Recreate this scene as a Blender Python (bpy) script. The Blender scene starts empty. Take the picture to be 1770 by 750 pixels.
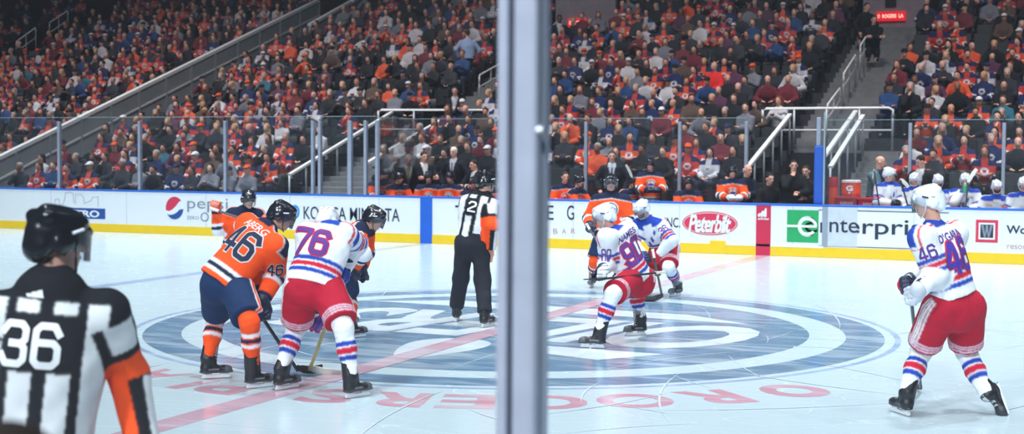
import bpy, bmesh, math, random
import numpy as np
from mathutils import Vector, Matrix
from mathutils.bvhtree import BVHTree

S = bpy.context.scene
COL = S.collection
rng = random.Random(11)
nrng = np.random.default_rng(5)

# ------------------------------------------------------------------ camera
CX, CY, CZ, YAW, PIT, ROLL, FPX = 6.918, -16.018, 2.192, 0.40921, -0.04865, 0.00562, 2465.5
W, H = 1770, 750
_f = np.array([-math.sin(YAW)*math.cos(PIT), math.cos(YAW)*math.cos(PIT), math.sin(PIT)])
_r0 = np.array([math.cos(YAW), math.sin(YAW), 0.0])
_u0 = np.cross(_r0, _f)
_r = math.cos(ROLL)*_r0 + math.sin(ROLL)*_u0
_u = -math.sin(ROLL)*_r0 + math.cos(ROLL)*_u0
CAM = np.array([CX, CY, CZ])
cam = bpy.data.cameras.new('camera')
cam.sensor_width = 36.0
cam.lens = 36.0*FPX/W
cam.clip_end = 300
cam.dof.use_dof = True
cam.dof.focus_distance = 13.5
cam.dof.aperture_fstop = 2.7
co = bpy.data.objects.new('camera', cam)
COL.objects.link(co)
co.matrix_world = Matrix(((_r[0], _u[0], -_f[0], CX), (_r[1], _u[1], -_f[1], CY), (_r[2], _u[2], -_f[2], CZ), (0, 0, 0, 1)))
S.camera = co

# ------------------------------------------------------------------ light
S.view_settings.view_transform = 'Standard'
S.view_settings.look = 'None'
S.view_settings.gamma = 1
S.view_settings.use_curve_mapping = False
S.view_settings.exposure = 0.0
S.cycles.use_denoising = True
S.cycles.transparent_max_bounces = 24
S.cycles.max_bounces = 6
w = bpy.data.worlds.new('world')
S.world = w
w.use_nodes = True
w.node_tree.nodes['Background'].inputs[0].default_value = (0.55, 0.68, 1.0, 1)
w.node_tree.nodes['Background'].inputs[1].default_value = 0.055


def area(name, loc, target, power, size, spread, color=(0.89, 0.96, 1.0)):
    l = bpy.data.lights.new(name, 'AREA')
    l.energy = power
    l.shape = 'DISK'
    l.size = size
    l.spread = math.radians(spread)
    l.color = color
    o = bpy.data.objects.new(name, l)
    COL.objects.link(o)
    o.location = loc
    d = Vector(target) - Vector(loc)
    o.rotation_euler = d.to_track_quat('-Z', 'Y').to_euler()
    return o


for _x in (-24, -14, -4, 6, 16):
    for _y in (-10, 0, 10):
        area('rink_lamp', (_x, _y, 20), (_x*0.9, _y*0.8+(7 if _y < 0 else 2), 0), 370 if _y < 0 else 490, 1.6, 84)
for _x in (-25, -13, -1, 11):
    area('house_lamp', (_x, 13, 21), (_x-1, 20.5, 1), 560, 2.0, 88, (1.0, 0.93, 0.92))
for _x in (-1, 9):
    area('house_lamp', (_x, -27, 15), (_x*.4+3, -13, 1), 680, 2.0, 70)


# ------------------------------------------------------------------ helpers
def lin(c):
    c = [x/255.0 for x in c[:3]]
    return tuple(x/12.92 if x <= 0.04045 else ((x+0.055)/1.055)**2.4 for x in c)


def bsdf(m):
    return m.node_tree.nodes['Principled BSDF']


def mat(name, c, rough=0.6, metal=0.0, coat=0.0, var=0.06, vscale=6.0, bump=0.0, bscale=200.0, spec=0.5, emit=0.0, attr=None):
    """procedural principled material; c is sRGB 0-255"""
    m = bpy.data.materials.new(name)
    m.use_nodes = True
    nt = m.node_tree
    b = bsdf(m)
    b.inputs['Roughness'].default_value = rough
    b.inputs['Metallic'].default_value = metal
    b.inputs['Coat Weight'].default_value = coat
    b.inputs['Coat Roughness'].default_value = 0.12
    b.inputs['Specular IOR Level'].default_value = spec
    tc = nt.nodes.new('ShaderNodeTexCoord')
    n = nt.nodes.new('ShaderNodeTexNoise')
    n.inputs['Scale'].default_value = vscale
    n.inputs['Detail'].default_value = 4
    nt.links.new(tc.outputs['Object'], n.inputs['Vector'])
    mr = nt.nodes.new('ShaderNodeMapRange')
    mr.inputs['From Min'].default_value = 0.3
    mr.inputs['From Max'].default_value = 0.7
    mr.inputs['To Min'].default_value = 1-var
    mr.inputs['To Max'].default_value = 1+var
    nt.links.new(n.outputs['Fac'], mr.inputs['Value'])
    mx = nt.nodes.new('ShaderNodeVectorMath')
    mx.operation = 'SCALE'
    if attr:
        a = nt.nodes.new('ShaderNodeAttribute')
        a.attribute_name = attr
        nt.links.new(a.outputs['Color'], mx.inputs[0])
    else:
        mx.inputs[0].default_value = lin(c)
    nt.links.new(mr.outputs['Result'], mx.inputs['Scale'])
    nt.links.new(mx.outputs['Vector'], b.inputs['Base Color'])
    if emit:
        b.inputs['Emission Color'].default_value = (*lin(c), 1)
        b.inputs['Emission Strength'].default_value = emit
    if bump:
        n2 = nt.nodes.new('ShaderNodeTexNoise')
        n2.inputs['Scale'].default_value = bscale
        nt.links.new(tc.outputs['Object'], n2.inputs['Vector'])
        bp = nt.nodes.new('ShaderNodeBump')
        bp.inputs['Strength'].default_value = bump
        bp.inputs['Distance'].default_value = 0.01
        nt.links.new(n2.outputs['Fac'], bp.inputs['Height'])
        nt.links.new(bp.outputs['Normal'], b.inputs['Normal'])
    return m


def glass_mat(name, tint, refl=0.5, haze=0.02):
    m = bpy.data.materials.new(name)
    m.use_nodes = True
    nt = m.node_tree
    nt.nodes.remove(bsdf(m))
    out = nt.nodes['Material Output']
    tr = nt.nodes.new('ShaderNodeBsdfTransparent')
    tr.inputs[0].default_value = (*tint, 1)
    gl = nt.nodes.new('ShaderNodeBsdfGlossy')
    gl.inputs['Roughness'].default_value = 0.03
    lw = nt.nodes.new('ShaderNodeFresnel')
    lw.inputs['IOR'].default_value = 1.4
    mu = nt.nodes.new('ShaderNodeMath')
    mu.operation = 'MULTIPLY'
    mu.inputs[1].default_value = refl
    nt.links.new(lw.outputs[0], mu.inputs[0])
    mix = nt.nodes.new('ShaderNodeMixShader')
    nt.links.new(mu.outputs[0], mix.inputs[0])
    nt.links.new(tr.outputs[0], mix.inputs[1])
    nt.links.new(gl.outputs[0], mix.inputs[2])
    df = nt.nodes.new('ShaderNodeBsdfDiffuse')
    df.inputs[0].default_value = (0.8, 0.88, 1.0, 1)
    n = nt.nodes.new('ShaderNodeTexNoise')
    n.inputs['Scale'].default_value = 3.0
    m3 = nt.nodes.new('ShaderNodeMath')
    m3.operation = 'MULTIPLY'
    m3.inputs[1].default_value = haze*2
    nt.links.new(n.outputs['Fac'], m3.inputs[0])
    mix2 = nt.nodes.new('ShaderNodeMixShader')
    nt.links.new(m3.outputs[0], mix2.inputs[0])
    nt.links.new(mix.outputs[0], mix2.inputs[1])
    nt.links.new(df.outputs[0], mix2.inputs[2])
    nt.links.new(mix2.outputs[0], out.inputs['Surface'])
    return m


def np_mesh(name, V, F, cols=None, smooth=True):
    """mesh from numpy arrays; F an (n,4) or (n,3) array or a list of lists"""
    me = bpy.data.meshes.new(name)
    if isinstance(F, np.ndarray):
        k = F.shape[1]
        me.vertices.add(len(V))
        me.vertices.foreach_set('co', np.asarray(V, np.float32).ravel())
        me.loops.add(F.size)
        me.loops.foreach_set('vertex_index', F.astype(np.int32).ravel())
        me.polygons.add(len(F))
        me.polygons.foreach_set('loop_start', np.arange(0, F.size, k, dtype=np.int32))
    else:
        me.from_pydata([tuple(v) for v in V], [], F)
    if smooth:
        me.polygons.foreach_set('use_smooth', np.ones(len(me.polygons), bool))
    me.update(calc_edges=True)
    if cols is not None:
        add_cols(me, cols)
    return me


def add_cols(me, cols, name='Col'):
    a = me.color_attributes.new(name, 'FLOAT_COLOR', 'POINT')
    c = np.ones((len(me.vertices), 4), np.float32)
    c[:, :3] = cols
    a.data.foreach_set('color', c.ravel())


def link(name, me, m=None, parent=None, loc=None):
    o = bpy.data.objects.new(name, me)
    COL.objects.link(o)
    if m is not None:
        me.materials.append(m)
    if loc is not None:
        o.location = loc
    if parent is not None:
        o.parent = parent
    return o


def tag(o, label=None, cat=None, group=None, kind=None):
    if label:
        o['label'] = label
    if cat:
        o['category'] = cat
    if group:
        o['group'] = group
    if kind:
        o['kind'] = kind
    return o


def empty(name, loc, label, cat, group=None):
    o = bpy.data.objects.new(name, None)
    COL.objects.link(o)
    o.location = loc
    return tag(o, label, cat, group)


class MB:
    """collects boxes, tubes, prisms; build() links them as one mesh object"""
    def __init__(s):
        s.v, s.f = [], []

    def add(s, vs, fs):
        b = len(s.v)
        s.v += [tuple(map(float, v)) for v in vs]
        s.f += [[i+b for i in f] for f in fs]
        return s

    def box(s, x0, x1, y0, y1, z0, z1):
        return s.add([(x, y, z) for x in (x0, x1) for y in (y0, y1) for z in (z0, z1)],
                     [[0, 1, 3, 2], [4, 6, 7, 5], [0, 4, 5, 1], [2, 3, 7, 6], [0, 2, 6, 4], [1, 5, 7, 3]])

    def tube(s, pts, r, n=8):
        pts = [np.asarray(p, float) for p in pts]
        rs = [r]*len(pts) if np.isscalar(r) else r
        vs, fs = [], []
        for i, p in enumerate(pts):
            d = pts[min(i+1, len(pts)-1)]-pts[max(i-1, 0)]
            d = d/np.linalg.norm(d)
            a = np.cross(d, (0, 0, 1) if abs(d[2]) < .9 else (1, 0, 0))
            a = a/np.linalg.norm(a)
            b = np.cross(d, a)
            for k in range(n):
                t = 2*math.pi*k/n
                vs.append(p+rs[i]*(math.cos(t)*a+math.sin(t)*b))
        for i in range(len(pts)-1):
            for k in range(n):
                fs.append([i*n+k, i*n+(k+1) % n, (i+1)*n+(k+1) % n, (i+1)*n+k])
        fs.append(list(range(n))[::-1])
        fs.append([(len(pts)-1)*n+k for k in range(n)])
        return s.add(vs, fs)

    def prism(s, poly, M, t0, t1):
        """polygon in the local (x, y) plane, extruded along local z from t0 to t1"""
        n = len(poly)
        vs = [M @ Vector((x, y, t)) for t in (t0, t1) for x, y in poly]
        fs = [list(range(n))[::-1], [n+i for i in range(n)]]
        fs += [[i, (i+1) % n, n+(i+1) % n, n+i] for i in range(n)]
        return s.add(vs, fs)

    def sweep(s, pts, prof, side):
        """rectangular profile (wid along side, thick across) along points"""
        vs, fs = [], []
        side = np.asarray(side, float)
        for i, p in enumerate(pts):
            p = np.asarray(p, float)
            d = np.asarray(pts[min(i+1, len(pts)-1)], float)-np.asarray(pts[max(i-1, 0)], float)
            d /= np.linalg.norm(d)
            a = side-d*(side@d)
            a /= np.linalg.norm(a)
            b = np.cross(d, a)
            wd, th = prof[i]
            for sa, sb in ((1, 1), (-1, 1), (-1, -1), (1, -1)):
                vs.append(p+a*sa*wd/2+b*sb*th/2)
        for i in range(len(pts)-1):
            for k in range(4):
                fs.append([i*4+k, i*4+(k+1) % 4, i*4+4+(k+1) % 4, i*4+4+k])
        fs += [[3, 2, 1, 0], [len(pts)*4-4+k for k in range(4)]]
        return s.add(vs, fs)

    def build(s, name, m, parent=None, origin=(0, 0, 0), smooth=False, bevel=0):
        V = np.array(s.v)-np.array(origin)
        me = bpy.data.meshes.new(name)
        me.from_pydata([tuple(v) for v in V], [], s.f)
        bm = bmesh.new()
        bm.from_mesh(me)
        bmesh.ops.recalc_face_normals(bm, faces=bm.faces)
        if bevel:
            bmesh.ops.bevel(bm, geom=[e for e in bm.edges if e.is_manifold and e.calc_face_angle(0) > .6], offset=bevel, segments=2, affect='EDGES', profile=.5)
        bm.to_mesh(me)
        bm.free()
        if smooth:
            for p in me.polygons:
                p.use_smooth = True
        o = link(name, me, m, parent)
        if parent is None:
            o.location = origin
        return o


# flat lettering: strings turned into filled 2-D meshes, normalised to a 1 x 1 box
_txt = {}


def txt(s, off=0.0, shear=0.0, space=1.0):
    k = (s, off, shear, space)
    if k not in _txt:
        cu = bpy.data.curves.new('lettering', 'FONT')
        cu.body = s
        cu.offset = off
        cu.shear = shear
        cu.space_character = space
        cu.resolution_u = 4
        o = bpy.data.objects.new('lettering', cu)
        COL.objects.link(o)
        dg = bpy.context.evaluated_depsgraph_get()
        dg.update()
        me = bpy.data.meshes.new_from_object(o.evaluated_get(dg))
        bm = bmesh.new()
        bm.from_mesh(me)
        bmesh.ops.triangulate(bm, faces=bm.faces)
        V = np.array([v.co[:2] for v in bm.verts])
        F = [[v.index for v in f.verts] for f in bm.faces]
        bm.free()
        bpy.data.objects.remove(o)
        _txt[k] = (V, F)
    return _txt[k]


def txt_box(s, off=0.0, shear=0.0, space=1.0, ref=None):
    """lettering scaled to 0..1 in x and y (by the box of the plain outline, so that outlines keep registered)"""
    V, F = txt(s, off, shear, space)
    R = txt(s, ref if ref is not None else off, shear, space)[0]
    lo, hi = R.min(0), R.max(0)
    return (V-lo)/(hi-lo), F


# block numerals for the jerseys: thick strokes with chamfered corners
NUMERALS = {'0': [[(.2, 0), (.8, 0), (1, .2), (1, 1.4), (.8, 1.6), (.2, 1.6), (0, 1.4), (0, .2), (.2, 0), (.5, 0)]],
            '2': [[(0, 1.3), (.2, 1.6), (.8, 1.6), (1, 1.4), (1, 1.0), (0, .25), (0, 0), (1, 0)]],
            '3': [[(0, 1.3), (.2, 1.6), (.8, 1.6), (1, 1.4), (1, 1.0), (.82, .82), (.42, .82)], [(.82, .82), (1, .64), (1, .2), (.8, 0), (.2, 0), (0, .3)]],
            '4': [[(.74, 0), (.74, 1.6), (.60, 1.6), (0, .55), (0, .42), (1.05, .42)]],
            '6': [[(1, 1.3), (.8, 1.6), (.2, 1.6), (0, 1.4), (0, .2), (.2, 0), (.8, 0), (1, .2), (1, .72), (.8, .92), (.15, .92)]],
            '7': [[(0, 1.6), (1, 1.6), (1, 1.4), (.42, 0)]],
            '9': [[(0, .3), (.2, 0), (.8, 0), (1, .2), (1, 1.4), (.8, 1.6), (.2, 1.6), (0, 1.4), (0, .88), (.2, .68), (.85, .68)]]}


def numerals(s, grow=0.0):
    V, F = [], []
    t = .15+grow
    for i, ch in enumerate(s):
        for path in NUMERALS[ch]:
            P = [np.array((x+1.45*i, y)) for x, y in path]
            for j in range(len(P)-1):
                d = (P[j+1]-P[j])/np.linalg.norm(P[j+1]-P[j])
                n = np.array((-d[1], d[0]))
                a = P[j]-d*(t if j == 0 else 0)
                b = P[j+1]+d*(t if j == len(P)-2 else 0)
                k = len(V)
                V += [a+n*t, a-n*t, b-n*t, b+n*t]
                F.append([k, k+1, k+2, k+3])
                if j:
                    k = len(V)
                    V += [P[j]+t*np.array((math.cos(q*math.pi/5), math.sin(q*math.pi/5))) for q in range(10)]
                    F.append([k+q for q in range(10)])
    wd = 1.45*(len(s)-1)+1.0
    V = np.array(V)
    return (V+.15)/np.array((wd+.30, 1.90)), F


STRINGS = [('ABERG', .02), ("O'GARA", .02), ('NAMES', .02)]
for _s, _o in STRINGS:
    txt(_s, _o)

# ------------------------------------------------------------------ pixel geometry of the photograph's camera


def ray(px, py):
    return _f+_r*(px-W/2)/FPX-_u*(py-H/2)/FPX


def at(px, py, D):
    return CAM+ray(px, py)*D


def depth(P):
    return float((np.asarray(P)-CAM)@_f)


def gnd(px, py, z=0.0):
    d = ray(px, py)
    return CAM+d*(z-CZ)/d[2]


def onY(px, py, Y):
    d = ray(px, py)
    return CAM+d*(Y-CY)/d[1]


def topx(P):
    d = np.asarray(P)-CAM
    D = d@_f
    return W/2+FPX*(d@_r)/D, H/2-FPX*(d@_u)/D


def nrm(v):
    v = np.asarray(v, float)
    return v/(np.linalg.norm(v)+1e-12)


# ------------------------------------------------------------------ smooth solids: rounded cones and ellipsoids fused into one surface
def cone(a, b, ra, rb=None, su=1.0, sv=1.0, ax=(1, 0, 0), k=.03, fa=False, fb=False, n=''):
    return dict(t='c', a=np.asarray(a, float), b=np.asarray(b, float), ra=ra, rb=ra if rb is None else rb, su=su, sv=sv, ax=np.asarray(ax, float), k=k, fa=fa, fb=fb, n=n)


def ell(c, rad, A=None, k=.02, n=''):
    return dict(t='e', c=np.asarray(c, float), r=np.asarray(rad, float), A=np.eye(3) if A is None else np.asarray(A, float), k=k, n=n)


def pbox(p):
    if p['t'] == 'c':
        m = max(p['ra'], p['rb'])*max(p['su'], p['sv'], 1)
        return np.minimum(p['a'], p['b'])-m, np.maximum(p['a'], p['b'])+m
    m = p['r'].max()
    return p['c']-m, p['c']+m


def pdist(p, Q):
    if p['t'] == 'e':
        q = (Q-p['c'])@p['A'].T
        k0 = np.sqrt(((q/p['r'])**2).sum(-1))
        k1 = np.sqrt(((q/p['r']**2)**2).sum(-1))+1e-9
        return k0*(k0-1)/k1
    ab = p['b']-p['a']
    L = np.linalg.norm(ab)+1e-9
    wv = ab/L
    u = p['ax']-wv*(p['ax']@wv)
    if np.linalg.norm(u) < 1e-3:
        u = np.cross(wv, (0.3, 0.2, 0.9))
    u = nrm(u)
    v = np.cross(wv, u)
    q = Q-p['a']
    h = q@wv
    t = np.clip(h/L, 0, 1)
    d = np.sqrt(((q@u)/p['su'])**2+((q@v)/p['sv'])**2+(h-t*L)**2)-(p['ra']+(p['rb']-p['ra'])*t)
    d = d*min(p['su'], p['sv'], 1)
    if p['fa']:
        d = np.maximum(d, -h)
    if p['fb']:
        d = np.maximum(d, h-L)
    return d


def solid(prims, vox, cut=None, smooth=1):
    """surface of the smooth union as (V, F quads); cut(Q) is an extra distance that trims the result"""
    lo = np.min([pbox(p)[0] for p in prims], 0)-3*vox
    hi = np.max([pbox(p)[1] for p in prims], 0)+3*vox
    n = np.ceil((hi-lo)/vox).astype(int)+1
    D = np.full(n, 1.0, np.float32)
    ax = [lo[i]+vox*np.arange(n[i]) for i in range(3)]
    for p in prims:
        b0, b1 = pbox(p)
        e = p['k']+2*vox
        i0 = np.clip(((b0-e-lo)/vox).astype(int), 0, n-1)
        i1 = np.clip(((b1+e-lo)/vox).astype(int)+2, 1, n)
        sl = tuple(slice(i0[i], i1[i]) for i in range(3))
        Q = np.stack(np.meshgrid(*[ax[i][sl[i]] for i in range(3)], indexing='ij'), -1)
        d = pdist(p, Q)
        if p.get('sub'):
            D[sl] = np.maximum(D[sl], -d)
        else:
            k = p['k']
            o = D[sl]
            h = np.clip(.5+.5*(o-d)/k, 0, 1)
            D[sl] = o*(1-h)+d*h-k*h*(1-h)
    if cut is not None:
        Q = np.stack(np.meshgrid(*ax, indexing='ij'), -1)
        D = np.maximum(D, cut(Q)).astype(np.float32)
    D[[0, -1]] = np.maximum(D[[0, -1]], vox)
    D[:, [0, -1]] = np.maximum(D[:, [0, -1]], vox)
    D[:, :, [0, -1]] = np.maximum(D[:, :, [0, -1]], vox)
    I = D < 0
    c = I[:-1, :-1, :-1].astype(np.int8)
    cnt = np.zeros_like(c)
    for dx in (0, 1):
        for dy in (0, 1):
            for dz in (0, 1):
                cnt += I[dx:n[0]-1+dx, dy:n[1]-1+dy, dz:n[2]-1+dz]
    act = (cnt > 0) & (cnt < 8)
    cells = np.argwhere(act)
    idx = np.full(act.shape, -1, np.int64)
    idx[act] = np.arange(len(cells))
    acc = np.zeros((len(cells), 3))
    num = np.zeros(len(cells))
    corners = [(x, y, z) for x in (0, 1) for y in (0, 1) for z in (0, 1)]
    val = {cn: D[cells[:, 0]+cn[0], cells[:, 1]+cn[1], cells[:, 2]+cn[2]] for cn in corners}
    for a_ in corners:
        for i in range(3):
            if a_[i] == 0:
                b_ = list(a_)
                b_[i] = 1
                va, vb = val[a_], val[tuple(b_)]
                cr = (va < 0) != (vb < 0)
                t = np.where(cr, va/(va-vb+1e-12), 0)
                pt = np.tile(np.array(a_, float), (len(cells), 1))
                pt[:, i] = t
                acc[cr] += pt[cr]
                num[cr] += 1
    V = lo+vox*(cells+acc/np.maximum(num, 1)[:, None])
    Fs = []
    for i in range(3):
        j, k = (i+1) % 3, (i+2) % 3
        s0 = [slice(None)]*3
        s1 = [slice(None)]*3
        s0[i] = slice(0, -1)
        s1[i] = slice(1, None)
        A, B = I[tuple(s0)], I[tuple(s1)]
        e = np.argwhere(A != B)
        e = e[(e[:, j] > 0) & (e[:, k] > 0) & (e[:, j] < n[j]-1) & (e[:, k] < n[k]-1)]
        fl = A[e[:, 0], e[:, 1], e[:, 2]]
        q = []
        for dj, dk in ((-1, -1), (0, -1), (0, 0), (-1, 0)):
            cc = e.copy()
            cc[:, j] += dj
            cc[:, k] += dk
            q.append(idx[cc[:, 0], cc[:, 1], cc[:, 2]])
        q = np.stack(q, 1)
        q[~fl] = q[~fl][:, ::-1]
        Fs.append(q)
    F = np.concatenate(Fs)
    for _ in range(smooth):
        N = np.zeros_like(V)
        m = np.zeros(len(V))
        for a_, b_ in ((0, 1), (1, 2), (2, 3), (3, 0)):
            np.add.at(N, F[:, a_], V[F[:, b_]])
            np.add.at(m, F[:, a_], 1)
            np.add.at(N, F[:, b_], V[F[:, a_]])
            np.add.at(m, F[:, b_], 1)
        V = .5*V+.5*N/np.maximum(m, 1)[:, None]
    return V, F


def vnormals(V, F):
    nf = np.cross(V[F[:, 2]]-V[F[:, 0]], V[F[:, 3]]-V[F[:, 1]])
    N = np.zeros_like(V)
    for i in range(4):
        np.add.at(N, F[:, i], nf)
    return N/(np.linalg.norm(N, axis=1)[:, None]+1e-12)


def wrinkle(V, F, amp, sc, seed=0):
    """soft cloth folds pushed along the normals"""
    r = np.random.default_rng(seed)
    d = np.zeros(len(V))
    for i in range(6):
        kx = r.normal(size=3)*sc*(1+.5*i)
        d += np.sin(V@kx+r.uniform(0, 6.3)+1.5*np.sin(V@(r.normal(size=3)*sc*.7)))/(1+.5*i)
    return V+vnormals(V, F)*(d/3*amp)[:, None]
# ------------------------------------------------------------------ materials shared by the figures
CLOTH = mat('team_cloth', (200, 200, 200), rough=.85, var=.05, vscale=14, bump=.25, bscale=260, spec=.25, attr='Col')
SHELL = mat('hard_shell', (200, 200, 200), rough=.22, var=.03, vscale=9, coat=.7, attr='Col')
LEATHER = mat('boot_leather', (40, 40, 40), rough=.45, var=.12, vscale=20, bump=.1, attr='Col')
SKIN = mat('skin', (220, 170, 150), rough=.55, var=.05, vscale=25, spec=.35, attr='Col')
STEEL = mat('blade_steel', (200, 205, 212), rough=.25, metal=.9)
HOLDER = mat('blade_holder_plastic', (232, 236, 240), rough=.4)
VISOR = glass_mat('visor_plastic', (.93, .95, .97), .9, .02)
STICKM = mat('stick_composite', (34, 30, 38), rough=.4, coat=.4)
STICKY = mat('stick_yellow', (190, 180, 120), rough=.45)
TAPEB = mat('black_tape', (24, 24, 30), rough=.9)
TAPEW = mat('white_tape', (222, 222, 212), rough=.9)

ORANGE, NAVY, WHITE, BLUE, RED, BLACK = lin((250, 84, 26)), lin((17, 30, 62)), lin((232, 236, 242)), lin((28, 66, 172)), lin((206, 24, 58)), lin((20, 22, 30))
GREY = lin((120, 124, 132))
SILVER = lin((196, 200, 206))
SKINC, LIPC, BROWC = lin((222, 168, 148)), lin((176, 96, 92)), lin((70, 48, 40))


def bands(x, edges, cols, base):
    """piecewise constant colours: cols[i] where edges[i] <= x < edges[i+1], else None kept"""
    for i, c in enumerate(cols):
        base[(x >= edges[i]) & (x < edges[i+1])] = c
    return base


def head_frame(c, hf, hu):
    f = nrm(hf)
    r = nrm(np.cross(f, hu))
    return np.asarray(c, float), r, f, np.cross(r, f)


def hp(fr, a, b, c):
    return fr[0]+a*fr[1]+b*fr[2]+c*fr[3]


def head_prims(fr, N):
    A = np.array([fr[1], fr[2], fr[3]])
    P = lambda a, b, c: hp(fr, a, b, c)
    return [ell(P(0, -.012, .035), (.076, .098, .088), A, .01, 'head'),
            ell(P(0, .030, -.030), (.060, .062, .088), A, .03, 'head'),
            ell(P(0, .058, -.092), (.032, .030, .026), A, .03, 'head'),
            cone(P(0, .090, .010), P(0, .112, -.030), .009, .016, k=.012, n='head'),
            cone(P(-.034, .080, .024), P(.034, .080, .024), .013, k=.02, n='head'),
            cone(P(-.018, .090, -.064), P(.018, .090, -.064), .009, k=.008, n='head'),
            ell(P(-.079, -.008, -.01), (.013, .026, .034), A, .008, 'head'),
            ell(P(.079, -.008, -.01), (.013, .026, .034), A, .008, 'head'),
            cone(P(0, -.022, -.05), N, .056, .068, k=.03, n='neck')]


def head_colors(V, C, fr, hair=None, beard=False, bald=False):
    q = (V-fr[0])@np.array([fr[1], fr[2], fr[3]]).T
    a, b, c = q.T
    near = (np.abs(a) < .1) & (np.abs(b) < .14) & (c > -.15) & (c < .15)
    if hair is not None and not bald:
        C[near & (c > .0) & (b < -.0+.6*(c-.0)-.02)] = hair
        C[near & (c > .075) & (b < .085)] = hair
        C[near & (c > -.09) & (b < -.055)] = hair
    if beard:
        C[near & (c < -.045) & (b > .015) & (c > -.125)] = hair if hair is not None else BROWC
    for s in (-1, 1):
        C[((a-s*.031)**2+(c-.004)**2*2.6 < .00017) & (b > .06)] = lin((225, 220, 215))
        C[((a-s*.031)**2+(c-.004)**2 < .00006) & (b > .06)] = lin((40, 32, 34))
        C[(np.abs(a-s*.033) < .02) & (np.abs(c-.027) < .007) & (b > .06)] = BROWC
    C[(np.abs(a) < .024) & (np.abs(c+.064) < .009) & (b > .07)] = LIPC
    return C


def limb_ik(A, C, L1, L2, hint):
    """joint between A and C; hint: pixel (px, py) it should show at, or a 3-D point"""
    A, C = np.asarray(A, float), np.asarray(C, float)
    d = np.linalg.norm(C-A)
    w = (C-A)/d
    if d > .995*(L1+L2):
        s = d/(L1+L2)*1.005
        L1, L2 = L1*s, L2*s
    x = (d*d+L1*L1-L2*L2)/(2*d)
    rr = math.sqrt(max(L1*L1-x*x, 1e-6))
    e1 = nrm(np.cross(w, (.31, .5, .8)))
    e2 = np.cross(w, e1)
    best = None
    for k in range(72):
        t = k*math.pi/36
        B = A+w*x+rr*(math.cos(t)*e1+math.sin(t)*e2)
        if len(hint) == 2:
            q = topx(B)
            m = math.hypot(q[0]-hint[0], q[1]-hint[1])
        else:
            m = np.linalg.norm(B-np.asarray(hint))
        if best is None or m < best[0]:
            best = (m, B)
    return best[1]


def frame_of(J):
    lat = nrm(J['shR']-J['shL'])
    up = nrm(J['N']-J['P'])
    lat = nrm(lat-up*(lat@up))
    return lat, up, nrm(np.cross(up, lat))


def jersey_prims(J, loose=1.0, pads=1.0, k=.05):
    lat, up, fwd = frame_of(J)
    P, N = J['P'], J['N']
    L = np.linalg.norm(N-P)
    hem = P-up*J.get('hem', .13)
    ch = P+up*.62*L
    pr = [cone(hem, ch, .225*loose, .225, 1, .70, lat, k, fa=True, n='torso'),
          cone(ch, N-up*.06, .222, .15, 1, .70, lat, k, n='torso'),
          cone(J['shL']*.9+N*.1-up*.02, J['shR']*.9+N*.1-up*.02, .098*pads, n='yoke', k=k),
          cone(N-up*.05, N+up*.035, .088, .078, n='collar', k=.02, fb=True)]
    for s in 'LR':
        sh, el, wr = J['sh'+s], J['el'+s], J['wr'+s]
        pr += [cone(sh, el, .112*pads, .094*pads, k=k, n='up'+s), cone(el, wr, .097*pads, .072, k=.04, n='fo'+s, fb=True)]
    return pr


def arm_param(V, J, s):
    """distance along the arm and distance from it"""
    sh, el, wr = J['sh'+s], J['el'+s], J['wr'+s]
    out = []
    for a, b in ((sh, el), (el, wr)):
        ab = b-a
        t = np.clip((V-a)@ab/(ab@ab), 0, 1)
        out.append((np.linalg.norm(V-a-t[:, None]*ab, axis=1), t*np.linalg.norm(ab)))
    L1 = np.linalg.norm(el-sh)
    first = out[0][0] <= out[1][0]
    return np.where(first, out[0][1], L1+out[1][1]), np.minimum(out[0][0], out[1][0]), L1


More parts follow.
